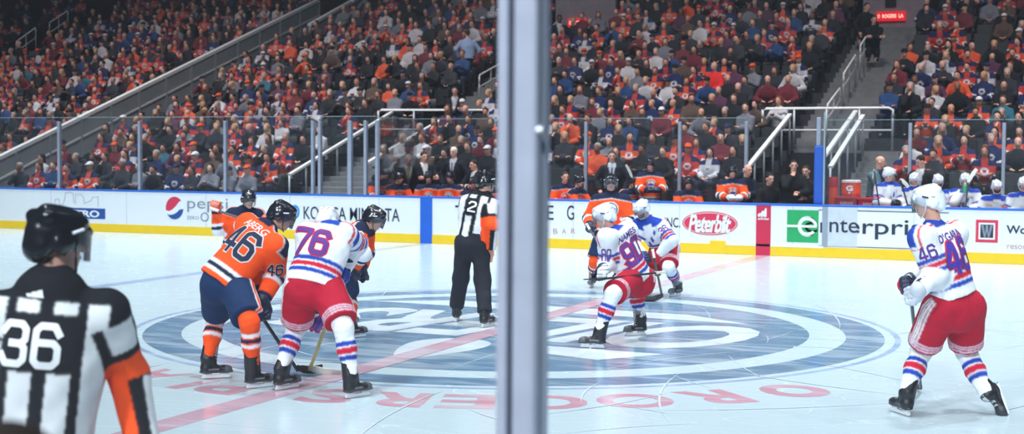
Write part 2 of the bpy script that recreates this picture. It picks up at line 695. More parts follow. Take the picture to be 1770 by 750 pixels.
def jersey_colors(V, J, kit):
    lat, up, fwd = frame_of(J)
    P, N = J['P'], J['N']
    L = np.linalg.norm(N-P)
    q = V-P
    a, b, h = q@lat, q@fwd, q@up
    hem = -J.get('hem', .13)
    tw = N-up*.3*L
    dt = np.abs(a)
    sL, dL, l1L = arm_param(V, J, 'L')
    sR, dR, l1R = arm_param(V, J, 'R')
    left = dL < dR
    s = np.where(left, sL, sR)
    d = np.where(left, dL, dR)
    l1 = np.where(left, l1L, l1R)
    # distance to the torso core decides arm or body
    ab = N-P
    t = np.clip((V-P)@ab/(ab@ab), -.3, 1)
    rel = V-P-t[:, None]*ab
    core = np.sqrt((rel@lat/1.5)**2+(rel@fwd)**2+(rel@up)**2)
    arm = (d < core-.01) & (s > .09)
    C = np.zeros_like(V)
    if kit == 'stripes':
        arm = (d < core-.01) & (s > .03)
    if kit == 'orange':
        C[:] = ORANGE
        x = h-hem
        bd = ~arm
        C[bd] = bands(x[bd], [.05, .085, .125, .16], [WHITE, NAVY, WHITE], C[bd])
        e = s-l1
        C[arm] = bands(e[arm], [-.03, .01, .06, .10], [WHITE, NAVY, WHITE], C[arm])
        C[arm & (e > .24)] = NAVY
        yk = (h > L-J.get('yk', .10)-.15*(np.abs(a)-.06)) & (b > -.03)
        yk2 = (h > L-J.get('yk', .10)-.015-.15*(np.abs(a)-.06)) & (b > -.045)
        top = ~arm | (s < J.get('yk', .10))
        C[yk2 & top] = SILVER
        C[yk & top] = NAVY
        C[(h > L+.008) & (np.abs(a) < .085)] = NAVY
        cr = ((a)**2+(h-.60*L)**2) < .115**2
        C[cr & (b > 0) & ~arm] = WHITE
        C[(((a)**2+(h-.60*L)**2) < .10**2) & (b > 0) & ~arm] = NAVY
        C[(((a)**2+(h-.60*L)**2) < .082**2) & (b > 0) & ~arm] = WHITE
        C[(((a)**2+((h-.60*L)*2.4)**2) < .07**2) & (b > 0) & ~arm] = BLUE*np.array(1)
        C[(((a-.01)**2*3+(h-.60*L-.05)**2) < .025**2) & (b > 0) & ~arm] = ORANGE
    elif kit == 'white':
        C[:] = WHITE
        x = h-hem
        bd = ~arm
        C[bd] = bands(x[bd], [.085, .125, .14, .185, .20, .24], [BLUE, WHITE, RED, WHITE, BLUE], C[bd])
        e = s-l1
        C[arm] = bands(e[arm], [-.14, -.105, -.095, -.055, -.045, -.01], [BLUE, WHITE, RED, WHITE, BLUE], C[arm])
        top = ~arm | (s < .09)
        yk = (h > L-J.get('yk', .09)) & (b > -.01) & top
        C[(h > L-.12) & (b > -.06) & top & (np.abs(a) > .08)] = RED
        C[(h > L-.112) & (b > -.04) & top & (np.abs(a) > .07)] = WHITE
        C[yk & (np.abs(a) > .07)] = BLUE
        C[(h > L+.006) & (np.abs(a) < .09)] = BLUE
        dg = np.abs((h-.58*L)+.9*(a))    # slanting crest letters on the chest
        C[(dg < .045) & (b > .05) & ~arm & (np.abs(a) < .13) & (np.sin(a*75) > -.1)] = BLUE
    elif kit == 'stripes':
        aa = np.abs(a)
        C[:] = BLACK
        C[(aa > .028) & (aa < .115)] = WHITE
        C[(aa > .155) & (aa < .235)] = WHITE
        pan = (np.abs(h-J.get('panel', .36)) < .115) & (np.abs(a-J.get('pdx', 0)) < J.get('pw', .15)) & (b < 0)
        C[pan] = BLACK
        C[(h > L-J.get('yoke', .075))] = BLACK
        C[arm] = BLACK
        az = (V-J['shL'])@lat
        out = np.where(left, -1.0, 1.0)
        side = ((V-np.where(left[:, None], J['shL'], J['shR']))@lat)*out
        fw = (V-np.where(left[:, None], J['elL'], J['elR']))@fwd
        e = s-l1
        for k, sg in (('L', -1), ('R', 1)):
            sel = arm & (left if k == 'L' else ~left)
            for A_, B_, lo in ((J['sh'+k], J['el'+k], True), (J['el'+k], J['wr'+k], False)):
                ax = nrm(B_-A_)
                tt = (V-A_)@ax
                rad = V-A_-tt[:, None]*ax
                rad = rad/(np.linalg.norm(rad, axis=1)[:, None]+1e-9)
                o_ = nrm(lat*sg-ax*(ax@lat)*sg)
                g_ = nrm(-fwd+ax*(ax@fwd))
                if lo:
                    C[sel & (e < -.15) & (rad@nrm(o_*.5+g_*.9) > .72)] = WHITE
                else:
                    C[sel & (e > .02) & (rad@nrm(o_*.95+g_*.2) > .80)] = WHITE
                    C[sel & (e > -.02) & (rad@nrm(g_*.6-o_*.8) > .66)] = ORANGE
        C[arm & (e > -.115) & (e < .01)] = ORANGE
    return C


def decal(bvh, base, xd, yd, pd, s, off, ref, wid, hei, m, name, parent, lift, root):
    """lettering laid on a garment: shot along pd onto its surface"""
    if s == 'bars':
        V2 = np.array([(x, y) for i, hh in enumerate((.45, .75, 1.0)) for x, y in ((.28*i, 0), (.28*i+.3, 0), (.28*i+.18, hh), (.28*i-.08, hh*.82))])
        F = [[4*i, 4*i+1, 4*i+2, 4*i+3] for i in range(3)]
    else:
        V2, F = numerals(s, 0 if off <= ref else .085) if s.isdigit() else txt_box(s, off, ref=ref)
    bm = bmesh.new()
    vs = [bm.verts.new(((x-.5)*wid, (y-.5)*hei, 0)) for x, y in V2]
    for f in F:
        try:
            bm.faces.new([vs[i] for i in f])
        except ValueError:
            pass
    bmesh.ops.triangulate(bm, faces=bm.faces)
    for _ in range(4):
        le = [e for e in bm.edges if e.calc_length() > .022]
        if not le:
            break
        bmesh.ops.subdivide_edges(bm, edges=le, cuts=1)
        bmesh.ops.triangulate(bm, faces=bm.faces)
    bm.verts.ensure_lookup_table()
    pd = Vector(pd)
    last = None
    for v in bm.verts:
        o = Vector(base)+Vector(xd)*v.co.x+Vector(yd)*v.co.y
        hit = bvh.ray_cast(o-pd*.5, pd)
        if hit[0] is None:
            n = bvh.find_nearest(o)
            p = n[0]+n[1]*lift
        else:
            p = hit[0]-pd*lift
        v.co = p-Vector(root)
    me = bpy.data.meshes.new(name)
    bm.to_mesh(me)
    bm.free()
    return link(name, me, m, parent)


NUM = {k: mat('lettering_'+k, c, rough=.8) for k, c in dict(navy=(20, 32, 66), white=(236, 238, 244), blue=(62, 44, 158), red=(206, 30, 76), silver=(214, 204, 206), plum=(92, 50, 140)).items()}


def soften(F, C, n=1):
    for _ in range(n):
        A = np.zeros_like(C)
        m = np.zeros(len(C))
        for a_, b_ in ((0, 1), (1, 2), (2, 3), (3, 0)):
            np.add.at(A, F[:, a_], C[F[:, b_]])
            np.add.at(m, F[:, a_], 1)
            np.add.at(A, F[:, b_], C[F[:, a_]])
            np.add.at(m, F[:, b_], 1)
        C = .5*C+.5*A/np.maximum(m, 1)[:, None]
    return C


def part(name, V, F, cols, m, root, loc):
    if name in ('jersey', 'sock', 'hockey_pants', 'body', 'jacket'):
        cols = soften(F, cols)
    return link(name, np_mesh(name, V-loc, F, cols), m, root)


def helmet(fr, color, root, loc, visor=True, vox=.008, logo=True):
    A = np.array([fr[1], fr[2], fr[3]])
    P = lambda a, b, c: hp(fr, a, b, c)
    pr = [ell(P(0, -.010, .030), (.103, .130, .108), A, .01),
          cone(P(0, .085, .090), P(0, -.06, .116), .03, .034, k=.03),
          cone(P(-.055, .07, .080), P(-.05, -.085, .096), .026, .032, k=.015),
          cone(P(.055, .07, .080), P(.05, -.085, .096), .026, .032, k=.015),
          cone(P(-.05, .100, .040), P(.05, .100, .040), .022, k=.02),
          ell(P(0, -.092, -.025), (.078, .052, .065), A, .02),
          ell(P(-.092, -.03, -.01), (.02, .05, .045), A, .015), ell(P(.092, -.03, -.01), (.02, .05, .045), A, .015)]

    def cut(Q):
        q = (Q-fr[0])@A.T
        return -(q[..., 2]-(-.080+.66*np.clip(q[..., 1]+.02, -.1, .3)+.035*np.exp(-((q[..., 1]+.005)/.03)**2)))*.8
    V, F = solid(pr, vox, cut)
    q = (V-fr[0])@A.T
    C = np.tile(np.array(color), (len(V), 1))
    dark = np.array(color)*.45 if sum(color) > .5 else np.array(color)*.5
    vent = (np.abs(np.abs(q[:, 0])-.028) < .008) & (np.abs((q[:, 1] % .075)-.03) < .02) & (q[:, 2] > .08)
    C[vent] = dark
    C[(np.abs(np.abs(q[:, 0])-.09) < .02) & (np.abs(q[:, 1]+.04) < .016) & (np.abs(q[:, 2]-.04) < .007)] = dark
    h = part('helmet', V, F, C, SHELL, root, loc)
    mb = MB()
    for s in (-1, 1):
        mb.tube([P(s*.092, .02, -.02), P(s*.084, .03, -.07), P(s*.05, .055, -.118), P(0, .07, -.128)], .006, 6)
    mb.build('chin_strap', LEATHER, h, loc)
    add_cols(h.children[0].data, np.tile(color, (len(h.children[0].data.vertices), 1)))
    if logo:
        for s in (-1, 1):
            b = MB()
            pts = [P(s*(.107-.0012*abs(i)), .02+.012*i, .045+.004*i) for i in range(-2, 3)]
            b.tube(pts, .007, 6)
            b.build('helmet_mark', NUM['white'] if sum(color) < .5 else NUM['navy'], h, loc)
    if visor:
        vs, fs = [], []
        n = 17
        for lay in (0, .003):
            for zi in range(5):
                for i in range(n):
                    t = math.radians(-78+156*i/(n-1))
                    vs.append(P((.108+lay)*math.sin(t), -.01+(.142+lay)*math.cos(t), .05-.032*zi))
        for lay in (0, 1):
            for zi in range(4):
                for i in range(n-1):
                    o = lay*5*n+zi*n+i
                    fs.append([o, o+1, o+n+1, o+n])
        mb = MB()
        mb.add(vs, fs)
        mb.build('visor', VISOR, h, loc, smooth=True)
    return h


def glove(W0, fdir, G, Sx, cols, root, loc, vox=.008, bare=False, open_=False, mir=1):
    """padded hockey glove (or a bare hand) whose fingers curl around the axis Sx through G"""
    Sx = nrm(Sx)
    h = G-W0
    h = nrm(h-Sx*(h@Sx)*.85)
    h = nrm(h-Sx*(h@Sx))
    m = nrm(np.cross(Sx, h))*mir
    g = 1.0 if not bare else .62
    R = .036 if not bare else .024
    pr = []
    if not bare:
        pr.append(cone(W0-fdir*.10, W0+fdir*.01, .078, .066, k=.02, fa=True, n='cuff'))
    pr.append(cone(W0, G-h*.035+m*R, .046*g, .05*g, su=1.25, sv=.8, ax=Sx, k=.02, n='palm'))
    pr.append(cone(W0+h*.0+m*.02*g, G+m*(R+.012*g)-h*.01, .046*g, .046*g, su=1.3, sv=.7, ax=Sx, k=.02, n='back'))
    fr_ = .0185 if not bare else .0095
    offs = (-.055, -.018, .019, .055) if not bare else (-.034, -.011, .012, .034)
    lens = (.9, 1.0, 1.06, .96)
    for o, ln in zip(offs, lens):
        c = G+Sx*o
        ang = [20, 75, 140, 205, 250]
        pts = [c+(R+fr_*.6)*ln*(math.cos(math.radians(t))*m+math.sin(math.radians(t))*h) for t in ang]
        if open_:
            pts = [G+Sx*o+m*R*.5-h*.01, G+Sx*o+m*.01+h*.03*ln, G+Sx*o*.95+h*.058*ln-m*.004, G+Sx*o*.9+h*.08*ln-m*.016]
        for i in range(len(pts)-1):
            pr.append(cone(pts[i], pts[i+1], fr_*(1.08-.07*i), fr_*(1.0-.07*i), k=.004, n='finger'))
    t0 = W0+h*.015+Sx*.045*g-m*.0
    t1 = G+Sx*.07*g-m*.01-h*.015
    t2 = G+Sx*.055*g-m*(R+.012)+h*.012
    pr += [cone(t0, t1, fr_*1.25, fr_*1.15, k=.012, n='thumb'), cone(t1, t2, fr_*1.15, fr_, k=.006, n='thumb')]
    if bare:
        return pr
    V, F = solid(pr, vox)
    C = np.tile(np.array(cols[0]), (len(V), 1))
    cu = (V-W0)@fdir
    C[cu < -.005] = cols[1]
    bk = ((V-G)@m > R+.012) & (cu > .0)
    C[bk] = cols[2]
    seg = bk & (np.abs(((V-W0)@h % .045)-.022) < .004)
    C[seg] = cols[0]
    C[(cu < -.09)] = cols[2]
    return part('glove', V, F, C, LEATHER, root, loc)


def skate(o, f, n, knee, root, loc, boot=BLACK, trim=GREY, vox=.009):
    """boot, tongue, tendon guard, blade holder and steel; o: blade midpoint on the ice, f: toe direction, n: up"""
    f, n = nrm(f), nrm(n)
    s = np.cross(f, n)
    P = lambda a, b, c: o+s*a+f*b+n*c
    leg = nrm(knee-P(0, -.07, .2))
    an = P(0, -.068, .185)
    pr = [cone(P(0, -.085, .105), an+leg*.125, .054, .066, k=.03, fb=True),
          cone(P(0, -.085, .098), P(0, .075, .090), .046, .040, su=1, sv=.9, ax=s, k=.03),
          ell(an, (.060, .060, .060), k=.03),
          ell(P(0, .105, .088), (.046, .052, .036), np.array([s, f, n]), .02),
          cone(P(0, -.01, .125), an+leg*.15+f*.055, .030, .026, su=1.25, sv=.6, ax=s, k=.02, n='tongue'),
          cone(an-f*.055+n*.02, an+leg*.155-f*.06, .024, .019, su=1.2, sv=.6, ax=s, k=.02, n='tendon'),
          cone(P(0, -.12, .066), P(0, .135, .064), .034, .036, su=1, sv=.35, ax=s, k=.01)]
    V, F = solid(pr, vox)
    q = V-o
    b, c = q@f, q@n
    C = np.tile(np.array(boot), (len(V), 1))
    C[(c < .075)] = np.array(boot)*.6+np.array(trim)*.25
    tg = ((V-an)@leg > .075) & (((V-an)@f) > .03)
    C[tg] = trim
    lace = (b > -.03) & (b < .07) & (np.abs(q@s) < .02) & (c > .1) & (np.sin((b+c)*230) > .2)
    C[lace] = SILVER
    C[(b > .085) & (c > .07)] = np.array(boot)*.5+np.array(trim)*.5
    C[(np.abs(b+.02) < .05) & (np.abs(q@s) > .036) & (c > .085) & (c < .10)] = trim
    sk = part('skate', V, F, C, LEATHER, root, loc)
    M = Matrix((( f[0], n[0], s[0], o[0]), (f[1], n[1], s[1], o[1]), (f[2], n[2], s[2], o[2]), (0, 0, 0, 1)))
    mb = MB()
    prof = [(-.135, .012), (-.12, .008), (.12, .008), (.142, .016), (.125, .034), (.128, .060), (.04, .060), (.045, .036), (-.03, .034), (-.035, .060), (-.125, .060), (-.115, .034)]
    mb.prism(prof, M, -.011, .011)
    mb.build('blade_holder', HOLDER, sk, loc)
    mb = MB()
    mb.prism([(-.145, .010), (-.13, .001), (0, -.0005), (.13, .001), (.148, .012), (.14, .018), (-.14, .018)], M, -.003, .003)
    mb.build('blade', STEEL, sk, loc)
    return sk


def sock_mesh(hip, kn, an, base, stripes, root, loc, vox=.011, seed=0):
    d = nrm(an-kn)
    pr = [cone(kn+(hip-kn)*.42, kn, .098, .084, k=.04, fa=True),
          cone(kn, kn+(an-kn)*.45, .083, .080, k=.05), cone(kn+(an-kn)*.45, an, .080, .058, k=.05, fb=True)]
    V, F = solid(pr, vox)
    V = wrinkle(V, F, .005, 22, seed)
    t = (V-kn)@d/np.linalg.norm(an-kn)
    C = np.tile(np.array(base), (len(V), 1))
    C = bands(t, stripes[0], stripes[1], C)
    return part('sock', V, F, C, CLOTH, root, loc)


SOCK_O = ([.20, .28, .31, .40, .43, .51], [WHITE, ORANGE, NAVY, ORANGE, WHITE])
SOCK_W = ([.28, .38, .41, .54, .57, .67], [BLUE, WHITE, RED, WHITE, BLUE])


def pants_mesh(J, kit, root, loc, vox=.012, seed=0):
    lat, up, fwd = frame_of(J)
    P = J['P']
    lat2 = nrm(J['hipR']-J['hipL'])
    long_ = kit == 'long'
    pr = [cone(P+up*.07, P-up*.06, .185, .20, 1, .78, lat, .05, fa=True)]
    for s in 'LR':
        hp_, kn, an = J['hip'+s], J['kn'+s], J['an'+s]
        if long_:
            pr += [cone(hp_, kn, .118, .10, k=.05), cone(kn, an-(an-kn)*.0, .10, .088, k=.05, fb=True)]
        else:
            e = hp_+(kn-hp_)*.86
            pr.append(cone(hp_, e, .158, .150, 1, .95, lat, .05, fb=True))
    V, F = solid(pr, vox)
    V = wrinkle(V, F, .008, 14, seed)
    base = dict(navy=lin((18, 46, 86)), red=lin((180, 20, 50)), long=lin((32, 36, 46)))[kit]
    C = np.tile(np.array(base), (len(V), 1))
    if not long_:
        dl = [np.linalg.norm(V-(J['hip'+s]+np.clip((V-J['hip'+s])@(J['kn'+s]-J['hip'+s])/((J['kn'+s]-J['hip'+s])@(J['kn'+s]-J['hip'+s])), 0, 1)[:, None]*(J['kn'+s]-J['hip'+s])), axis=1) for s in 'LR']
        for i, s in enumerate('LR'):
            mine = dl[i] <= dl[1-i]
            ax = nrm(J['kn'+s]-J['hip'+s])
            L = np.linalg.norm(J['kn'+s]-J['hip'+s])
            t = (V-J['hip'+s])@ax/L
            sd = (V-J['hip'+s]-(t*L)[:, None]*ax)
            lt = nrm(lat2-ax*(lat2@ax))*(1 if s == 'R' else -1)
            fo = np.cross(ax, lt)
            ang = np.degrees(np.arctan2(sd@fo, sd@lt))
            if kit == 'navy':
                C[mine & (np.abs(ang) < 14) & (t > -.1)] = WHITE
                C[mine & (np.abs(ang) < 7) & (t > -.1)] = ORANGE*np.array(1.0)
            else:
                for lo, hi in ((-21, -15), (-11, -4), (0, 7), (11, 17)):
                    C[mine & (ang > lo) & (ang < hi) & (t > -.25) & (t < .78)] = WHITE
                for lo, hi in ((.66, .695), (.715, .75), (.775, .81)):
                    C[mine & (t > lo) & (t < hi)] = lin((214, 190, 206))
    return part('trousers' if long_ else 'hockey_pants', V, F, C, CLOTH, root, loc)


def body_mesh(J, fr, root, loc, vox=.010, hair=None, beard=False, hands=None, bald=False, skin=SKINC, legs=True):
    lat, up, fwd = frame_of(J)
    P, N = J['P'], J['N']
    L = np.linalg.norm(N-P)
    pr = [cone(P, P+up*.5*L, .150, .150, 1, .68, lat, .05), cone(P+up*.5*L, N-up*.10, .160, .10, 1, .68, lat, .05), cone(J['shL'], J['shR'], .055, k=.05)]
    pr += head_prims(fr, N-up*.03)
    for s in 'LR':
        pr += [cone(J['sh'+s], J['el'+s], .050, .040, k=.03), cone(J['el'+s], J['wr'+s], .041, .029, k=.03)]
        if legs:
            pr += [cone(J['hip'+s], J['kn'+s], .088, .058, k=.04), cone(J['kn'+s], J['an'+s], .055, .038, k=.03)]
            if 'toe'+s in J:
                hl = J.get('heel'+s, J['an'+s])
                pr += [cone(J['an'+s], hl, .036, .034, k=.02), cone(hl, J['toe'+s], .034, .026, k=.02)]
        if hands and s in hands:
            pr += hands[s]
    V, F = solid(pr, vox)
    C = np.tile(np.array(skin), (len(V), 1))
    C = head_colors(V, C, fr, hair, beard, bald)
    return part('body', V, F, C, SKIN, root, loc)


def stick(name, butt, heel, blade_dir, label, group, tape=TAPEB, shaft=STICKM, butt_tape=True, bl=.31, up=(0, 0, 1)):
    """hockey stick: shaft with a square section, curved blade, tape knob"""
    butt, heel = np.asarray(butt, float), np.asarray(heel, float)
    loc = heel.copy()
    root = empty(name, loc, label, 'hockey stick', group)
    d = nrm(heel-butt)
    bd = nrm(blade_dir)
    side = nrm(np.cross(d, bd))
    mb = MB()
    mb.sweep([butt, butt+(heel-butt)*.5, heel-d*.06], [(.022, .031)]*3, side)
    mb.build('shaft', shaft, root, loc, bevel=.004)
    mb = MB()
    pts, prof = [], []
    for i in range(9):
        t = i/8
        p = heel-d*.08*(1-t)**3*1.0+bd*(bl*max(0, t-.1)/.9)+side*(.03*t*t)+np.asarray(up, float)*.033
        pts.append(p)
        prof.append((.012-.004*t, .035+.042*min(1, t*4)*(1 if t < .85 else .8)))
    mb.sweep(pts, prof, side)
    mb.build('blade', tape, root, loc, bevel=.002)
    if butt_tape:
        mb = MB()
        mb.sweep([butt-d*.01, butt+d*.012, butt+d*.014, butt+d*.14], [(.034, .042), (.034, .042), (.026, .035), (.026, .035)], side)
        mb.build('grip_tape', TAPEW, root, loc, bevel=.003)
    return root
# ------------------------------------------------------------------ ice and its painted marks
YB = 12.95


def ice_material():
    m = mat('ice', (194, 213, 222), rough=.2, var=.035, vscale=.35, spec=.5)
    nt = m.node_tree
    b = bsdf(m)
    tc = nt.nodes['Texture Coordinate']
    # skate scratches: thin bright lines from stretched, bent noise
    base = b.inputs['Base Color'].links[0].from_socket
    tot = None
    for sc, rot, th in ((1.1, 20, .012), (.8, 75, .010), (1.4, -35, .011), (.6, 130, .008)):
        mp = nt.nodes.new('ShaderNodeMapping')
        mp.inputs['Rotation'].default_value = (0, 0, math.radians(rot))
        mp.inputs['Scale'].default_value = (.35, 1.0, 1)
        nt.links.new(tc.outputs['Object'], mp.inputs['Vector'])
        n = nt.nodes.new('ShaderNodeTexNoise')
        n.inputs['Scale'].default_value = sc
        n.inputs['Detail'].default_value = 1.5
        n.inputs['Distortion'].default_value = .6
        nt.links.new(mp.outputs[0], n.inputs['Vector'])
        a = nt.nodes.new('ShaderNodeMath')
        a.operation = 'COMPARE'
        a.inputs[1].default_value = .5
        a.inputs[2].default_value = th*.12
        nt.links.new(n.outputs['Fac'], a.inputs[0])
        if tot is None:
            tot = a.outputs[0]
        else:
            mxx = nt.nodes.new('ShaderNodeMath')
            mxx.operation = 'MAXIMUM'
            nt.links.new(tot, mxx.inputs[0])
            nt.links.new(a.outputs[0], mxx.inputs[1])
            tot = mxx.outputs[0]
    return m, tot, nt, b, base


ICE, _tot, _nt, _b, _base = ice_material()
_rr = _nt.nodes.new('ShaderNodeMapRange')
_rr.inputs['To Min'].default_value = .20
_rr.inputs['To Max'].default_value = .30
_nt.links.new(_tot, _rr.inputs['Value'])
_nt.links.new(_rr.outputs[0], _b.inputs['Roughness'])
mb = MB()
mb.box(-31, 31, -YB, YB, -.06, 0)
floor = tag(mb.build('floor', ICE), kind='structure')


def paint_mat(name, c):
    """paint seen through the ice: glossy top, worn by pale skate scratches"""
    m = mat(name, c, rough=.16, var=.10, vscale=2.0, spec=.5)
    nt = m.node_tree
    b = bsdf(m)
    tc = nt.nodes['Texture Coordinate']
    n = nt.nodes.new('ShaderNodeTexNoise')
    n.inputs['Scale'].default_value = 1.3
    n.inputs['Detail'].default_value = 6
    n.inputs['Distortion'].default_value = 1.2
    mp = nt.nodes.new('ShaderNodeMapping')
    mp.inputs['Scale'].default_value = (.5, 2.2, 1)
    mp.inputs['Rotation'].default_value = (0, 0, .5)
    nt.links.new(tc.outputs['Object'], mp.inputs['Vector'])
    nt.links.new(mp.outputs[0], n.inputs['Vector'])
    cr = nt.nodes.new('ShaderNodeMapRange')
    cr.inputs['From Min'].default_value = .48
    cr.inputs['From Max'].default_value = .72
    cr.inputs['To Max'].default_value = .55
    nt.links.new(n.outputs['Fac'], cr.inputs['Value'])
    mx = nt.nodes.new('ShaderNodeMix')
    mx.data_type = 'RGBA'
    nt.links.new(cr.outputs[0], mx.inputs['Factor'])
    nt.links.new(b.inputs['Base Color'].links[0].from_socket, mx.inputs[6])
    mx.inputs[7].default_value = (*lin((210, 224, 232)), 1)
    nt.links.new(mx.outputs[2], b.inputs['Base Color'])
    return m


P_BLUE = paint_mat('ice_paint_slate_blue', (100, 136, 166))
P_LBLUE = paint_mat('ice_paint_light_blue', (150, 176, 214))
P_RED = paint_mat('ice_paint_red', (204, 152, 168))
P_LINE = paint_mat('ice_paint_line_red', (198, 164, 180))
P_WHITE = paint_mat('ice_paint_white', (214, 227, 235))
Z1, Z2, Z3, Z4 = .0012, .0020, .0028, .0036


def flat(name, V2, F, z, m, parent=floor):
    me = bpy.data.meshes.new(name)
    me.from_pydata([(x, y, z) for x, y in V2], [], F)
    bm = bmesh.new()
    bm.from_mesh(me)
    for f in bm.faces:
        f.normal_update()
        if f.normal.z < 0:
            f.normal_flip()
    bm.to_mesh(me)
    bm.free()
    return link(name, me, m, parent)


def ring(name, r0, r1, z, m, a0=0, a1=360, n=96):
    V, F = [], []
    for i in range(n+1):
        t = math.radians(a0+(a1-a0)*i/n)
        V += [(r0*math.cos(t), r0*math.sin(t)), (r1*math.cos(t), r1*math.sin(t))]
    for i in range(n):
        F.append([2*i, 2*i+1, 2*i+3, 2*i+2])
    return flat(name, V, F, z, m)


def rect(name, x0, x1, y0, y1, z, m):
    return flat(name, [(x0, y0), (x1, y0), (x1, y1), (x0, y1)], [[0, 1, 2, 3]], z, m)


rect('centre_line', -.15, .15, -YB, -4.62, Z1, P_LINE)
rect('centre_line', -.15, .15, 4.62, YB, Z1, P_LINE)
for _x in (-7.92, 7.62):
    rect('blue_line', _x, _x+.30, -YB, YB, Z1, P_LBLUE)
ring('centre_circle', 4.53, 4.60, Z1, P_LBLUE)
ring('emblem_ring', 3.98, 4.42, Z1, P_BLUE)
ring('emblem_disc', 0.0, 3.56, Z1, P_BLUE)
rect('centre_line', -.15, .15, -4.6, 4.6, Z4, P_LINE)
for _x in (-.15, .11):
    rect('line_edge', _x, _x+.04, -4.6, 4.6, Z4+.0006, P_RED)
# club lettering across the disc (read from the benches) and the drop above it
V, F = txt_box('OILERS', .035, .35, 1.0)
flat('emblem_lettering', [(2.95-5.9*x, 1.15-2.3*y) for x, y in V], F, Z2, P_WHITE)
pts = []
for i in range(40):
    t = 2*math.pi*i/40
    pts.append((.62*math.sin(t)*(1-.55*(1-math.cos(t))/2*1.2), -2.15+.85*math.cos(t)))
flat('emblem_drop', pts, [list(range(40))], Z2, P_WHITE)
flat('emblem_swoosh', [(-2.9, 1.75), (2.6, 1.45), (1.6, 2.1), (-1.9, 2.35)], [[0, 1, 2, 3]], Z2, P_WHITE)
flat('emblem_swoosh', [(2.4, -1.5), (.9, -1.45), (1.2, -2.0), (1.9, -2.2)], [[0, 1, 2, 3]], Z2, P_WHITE)
# arena name around the circle, tops outwards
_chars = [('ring', -37.5, 6.6), ('R', -47, 6.0), ('O', -55, 7.4), ('G', -63.0, 6.8), ('E', -71, 5.4), ('R', -77.8, 6.0), ('S', -84.5, 5.6), ('P', -96, 5.4), ('L', -102, 4.8), ('A', -108, 6.0), ('C', -114.5, 6.0), ('E', -121, 5.0)]
for ch, ac, wd in _chars:
    V, F = txt_box('O' if ch == 'ring' else ch, .03 if ch != 'ring' else .05)
    pts = []
    for x, y in V:
        th = math.radians(ac-(x-.5)*wd*-1*-1)
        rad = 4.90+.68*y
        pts.append((rad*math.cos(th), rad*math.sin(th)))
    flat('ice_letter', pts, F, Z1, P_RED)

# skate scratches: thin pale arcs cut over the paint
_v, _fc = [], []
for _ in range(90):
    cx_, cy_, r_, a_, l_ = rng.uniform(-4, 7), rng.uniform(-7, 4), rng.uniform(1.5, 9), rng.uniform(0, 6.28), rng.uniform(.12, .5)
    w_, n_, b_ = rng.uniform(.004, .012), 14, len(_v)
    ox, oy = cx_-r_*math.cos(a_), cy_-r_*math.sin(a_)
    for i in range(n_+1):
        t = a_+l_*i/n_
        ww = w_*math.sin(math.pi*(i+.3)/(n_+.6))
        _v += [(ox+(r_-ww)*math.cos(t), oy+(r_-ww)*math.sin(t)), (ox+(r_+ww)*math.cos(t), oy+(r_+ww)*math.sin(t))]
    _fc += [[b_+2*i, b_+2*i+1, b_+2*i+3, b_+2*i+2] for i in range(n_)]
tag(flat('skate_scratches', _v, _fc, .0056, P_WHITE), kind='stuff')

# ------------------------------------------------------------------ rink boards with their advertising
B_WHITE = mat('board_white', (238, 242, 248), rough=.35, var=.015)
B_YEL = mat('kick_plate_yellow', (246, 204, 20), rough=.4, var=.03)
B_CAP = mat('cap_rail_blue', (28, 104, 206), rough=.4, var=.03)
B_BAND = mat('band_blue', (22, 98, 208), rough=.4)
B_RED = mat('band_red', (206, 34, 76), rough=.4)
INK = mat('advert_ink_navy', (26, 40, 66), rough=.5)
GREYI = mat('advert_ink_grey', (128, 140, 156), rough=.5)
PINKI = mat('advert_ink_rose', (190, 140, 160), rough=.5)
WHI = mat('advert_white', (240, 243, 247), rough=.45)
GRN = mat('advert_green', (22, 168, 98), rough=.45)
ROY = mat('advert_blue', (24, 78, 158), rough=.45)
SKYB = mat('advert_sky_blue', (40, 146, 222), rough=.45)
PRED = mat('advert_red', (218, 46, 84), rough=.45)
CHAR = mat('advert_charcoal', (40, 46, 58), rough=.45)
SEAM = mat('board_seam', (196, 202, 212), rough=.5)
boards = empty('rink_boards', (-12, YB, 0), 'white rink boards with blue cap, yellow kick plate and adverts along the far side', 'boards')
_bo = (-12, YB, 0)
XA, XE = -30.9, 16.0
mb = MB(); mb.box(XA, XE, YB, YB+.12, 0.0, 1.03); mb.build('board_panel', B_WHITE, boards, _bo)
mb = MB(); mb.box(XA, XE, YB-.012, YB+.13, 1.03, 1.075); mb.build('cap_rail', B_CAP, boards, _bo, bevel=.01)
mb = MB(); mb.box(XA, XE, YB-.012, YB+.01, 0.004, .205); mb.build('kick_plate', B_YEL, boards, _bo)
YF = YB-.003
for i in range(19):
    x = XA+2.4*i+.3
    mb = MB()
    mb.box(x, x+.012, YB-.002, YB+.01, .205, 1.03)
    mb.build('panel_seam', SEAM, boards, _bo)


def bx(px):
    return onY(px, 380, YB)[0]


def bz(px, py):
    return onY(px, py, YB)[2]


def plate(name, poly, m, parent, lay=0, th=.004):
    """flat shape on the boards: poly in (X, Z)"""
    mb = MB()
    M = Matrix(((1, 0, 0, 0), (0, 0, -1, YF-.002*lay), (0, 1, 0, 0), (0, 0, 0, 1)))
    mb.prism(poly, M, -.004, .0015)
    return mb.build(name, m, parent, _bo)


def oval(cx, cz, rx, rz, n=40, a0=0, a1=360):
    return [(cx+rx*math.cos(math.radians(a0+(a1-a0)*i/n)), cz+rz*math.sin(math.radians(a0+(a1-a0)*i/n))) for i in range(n if a1-a0 == 360 else n+1)]


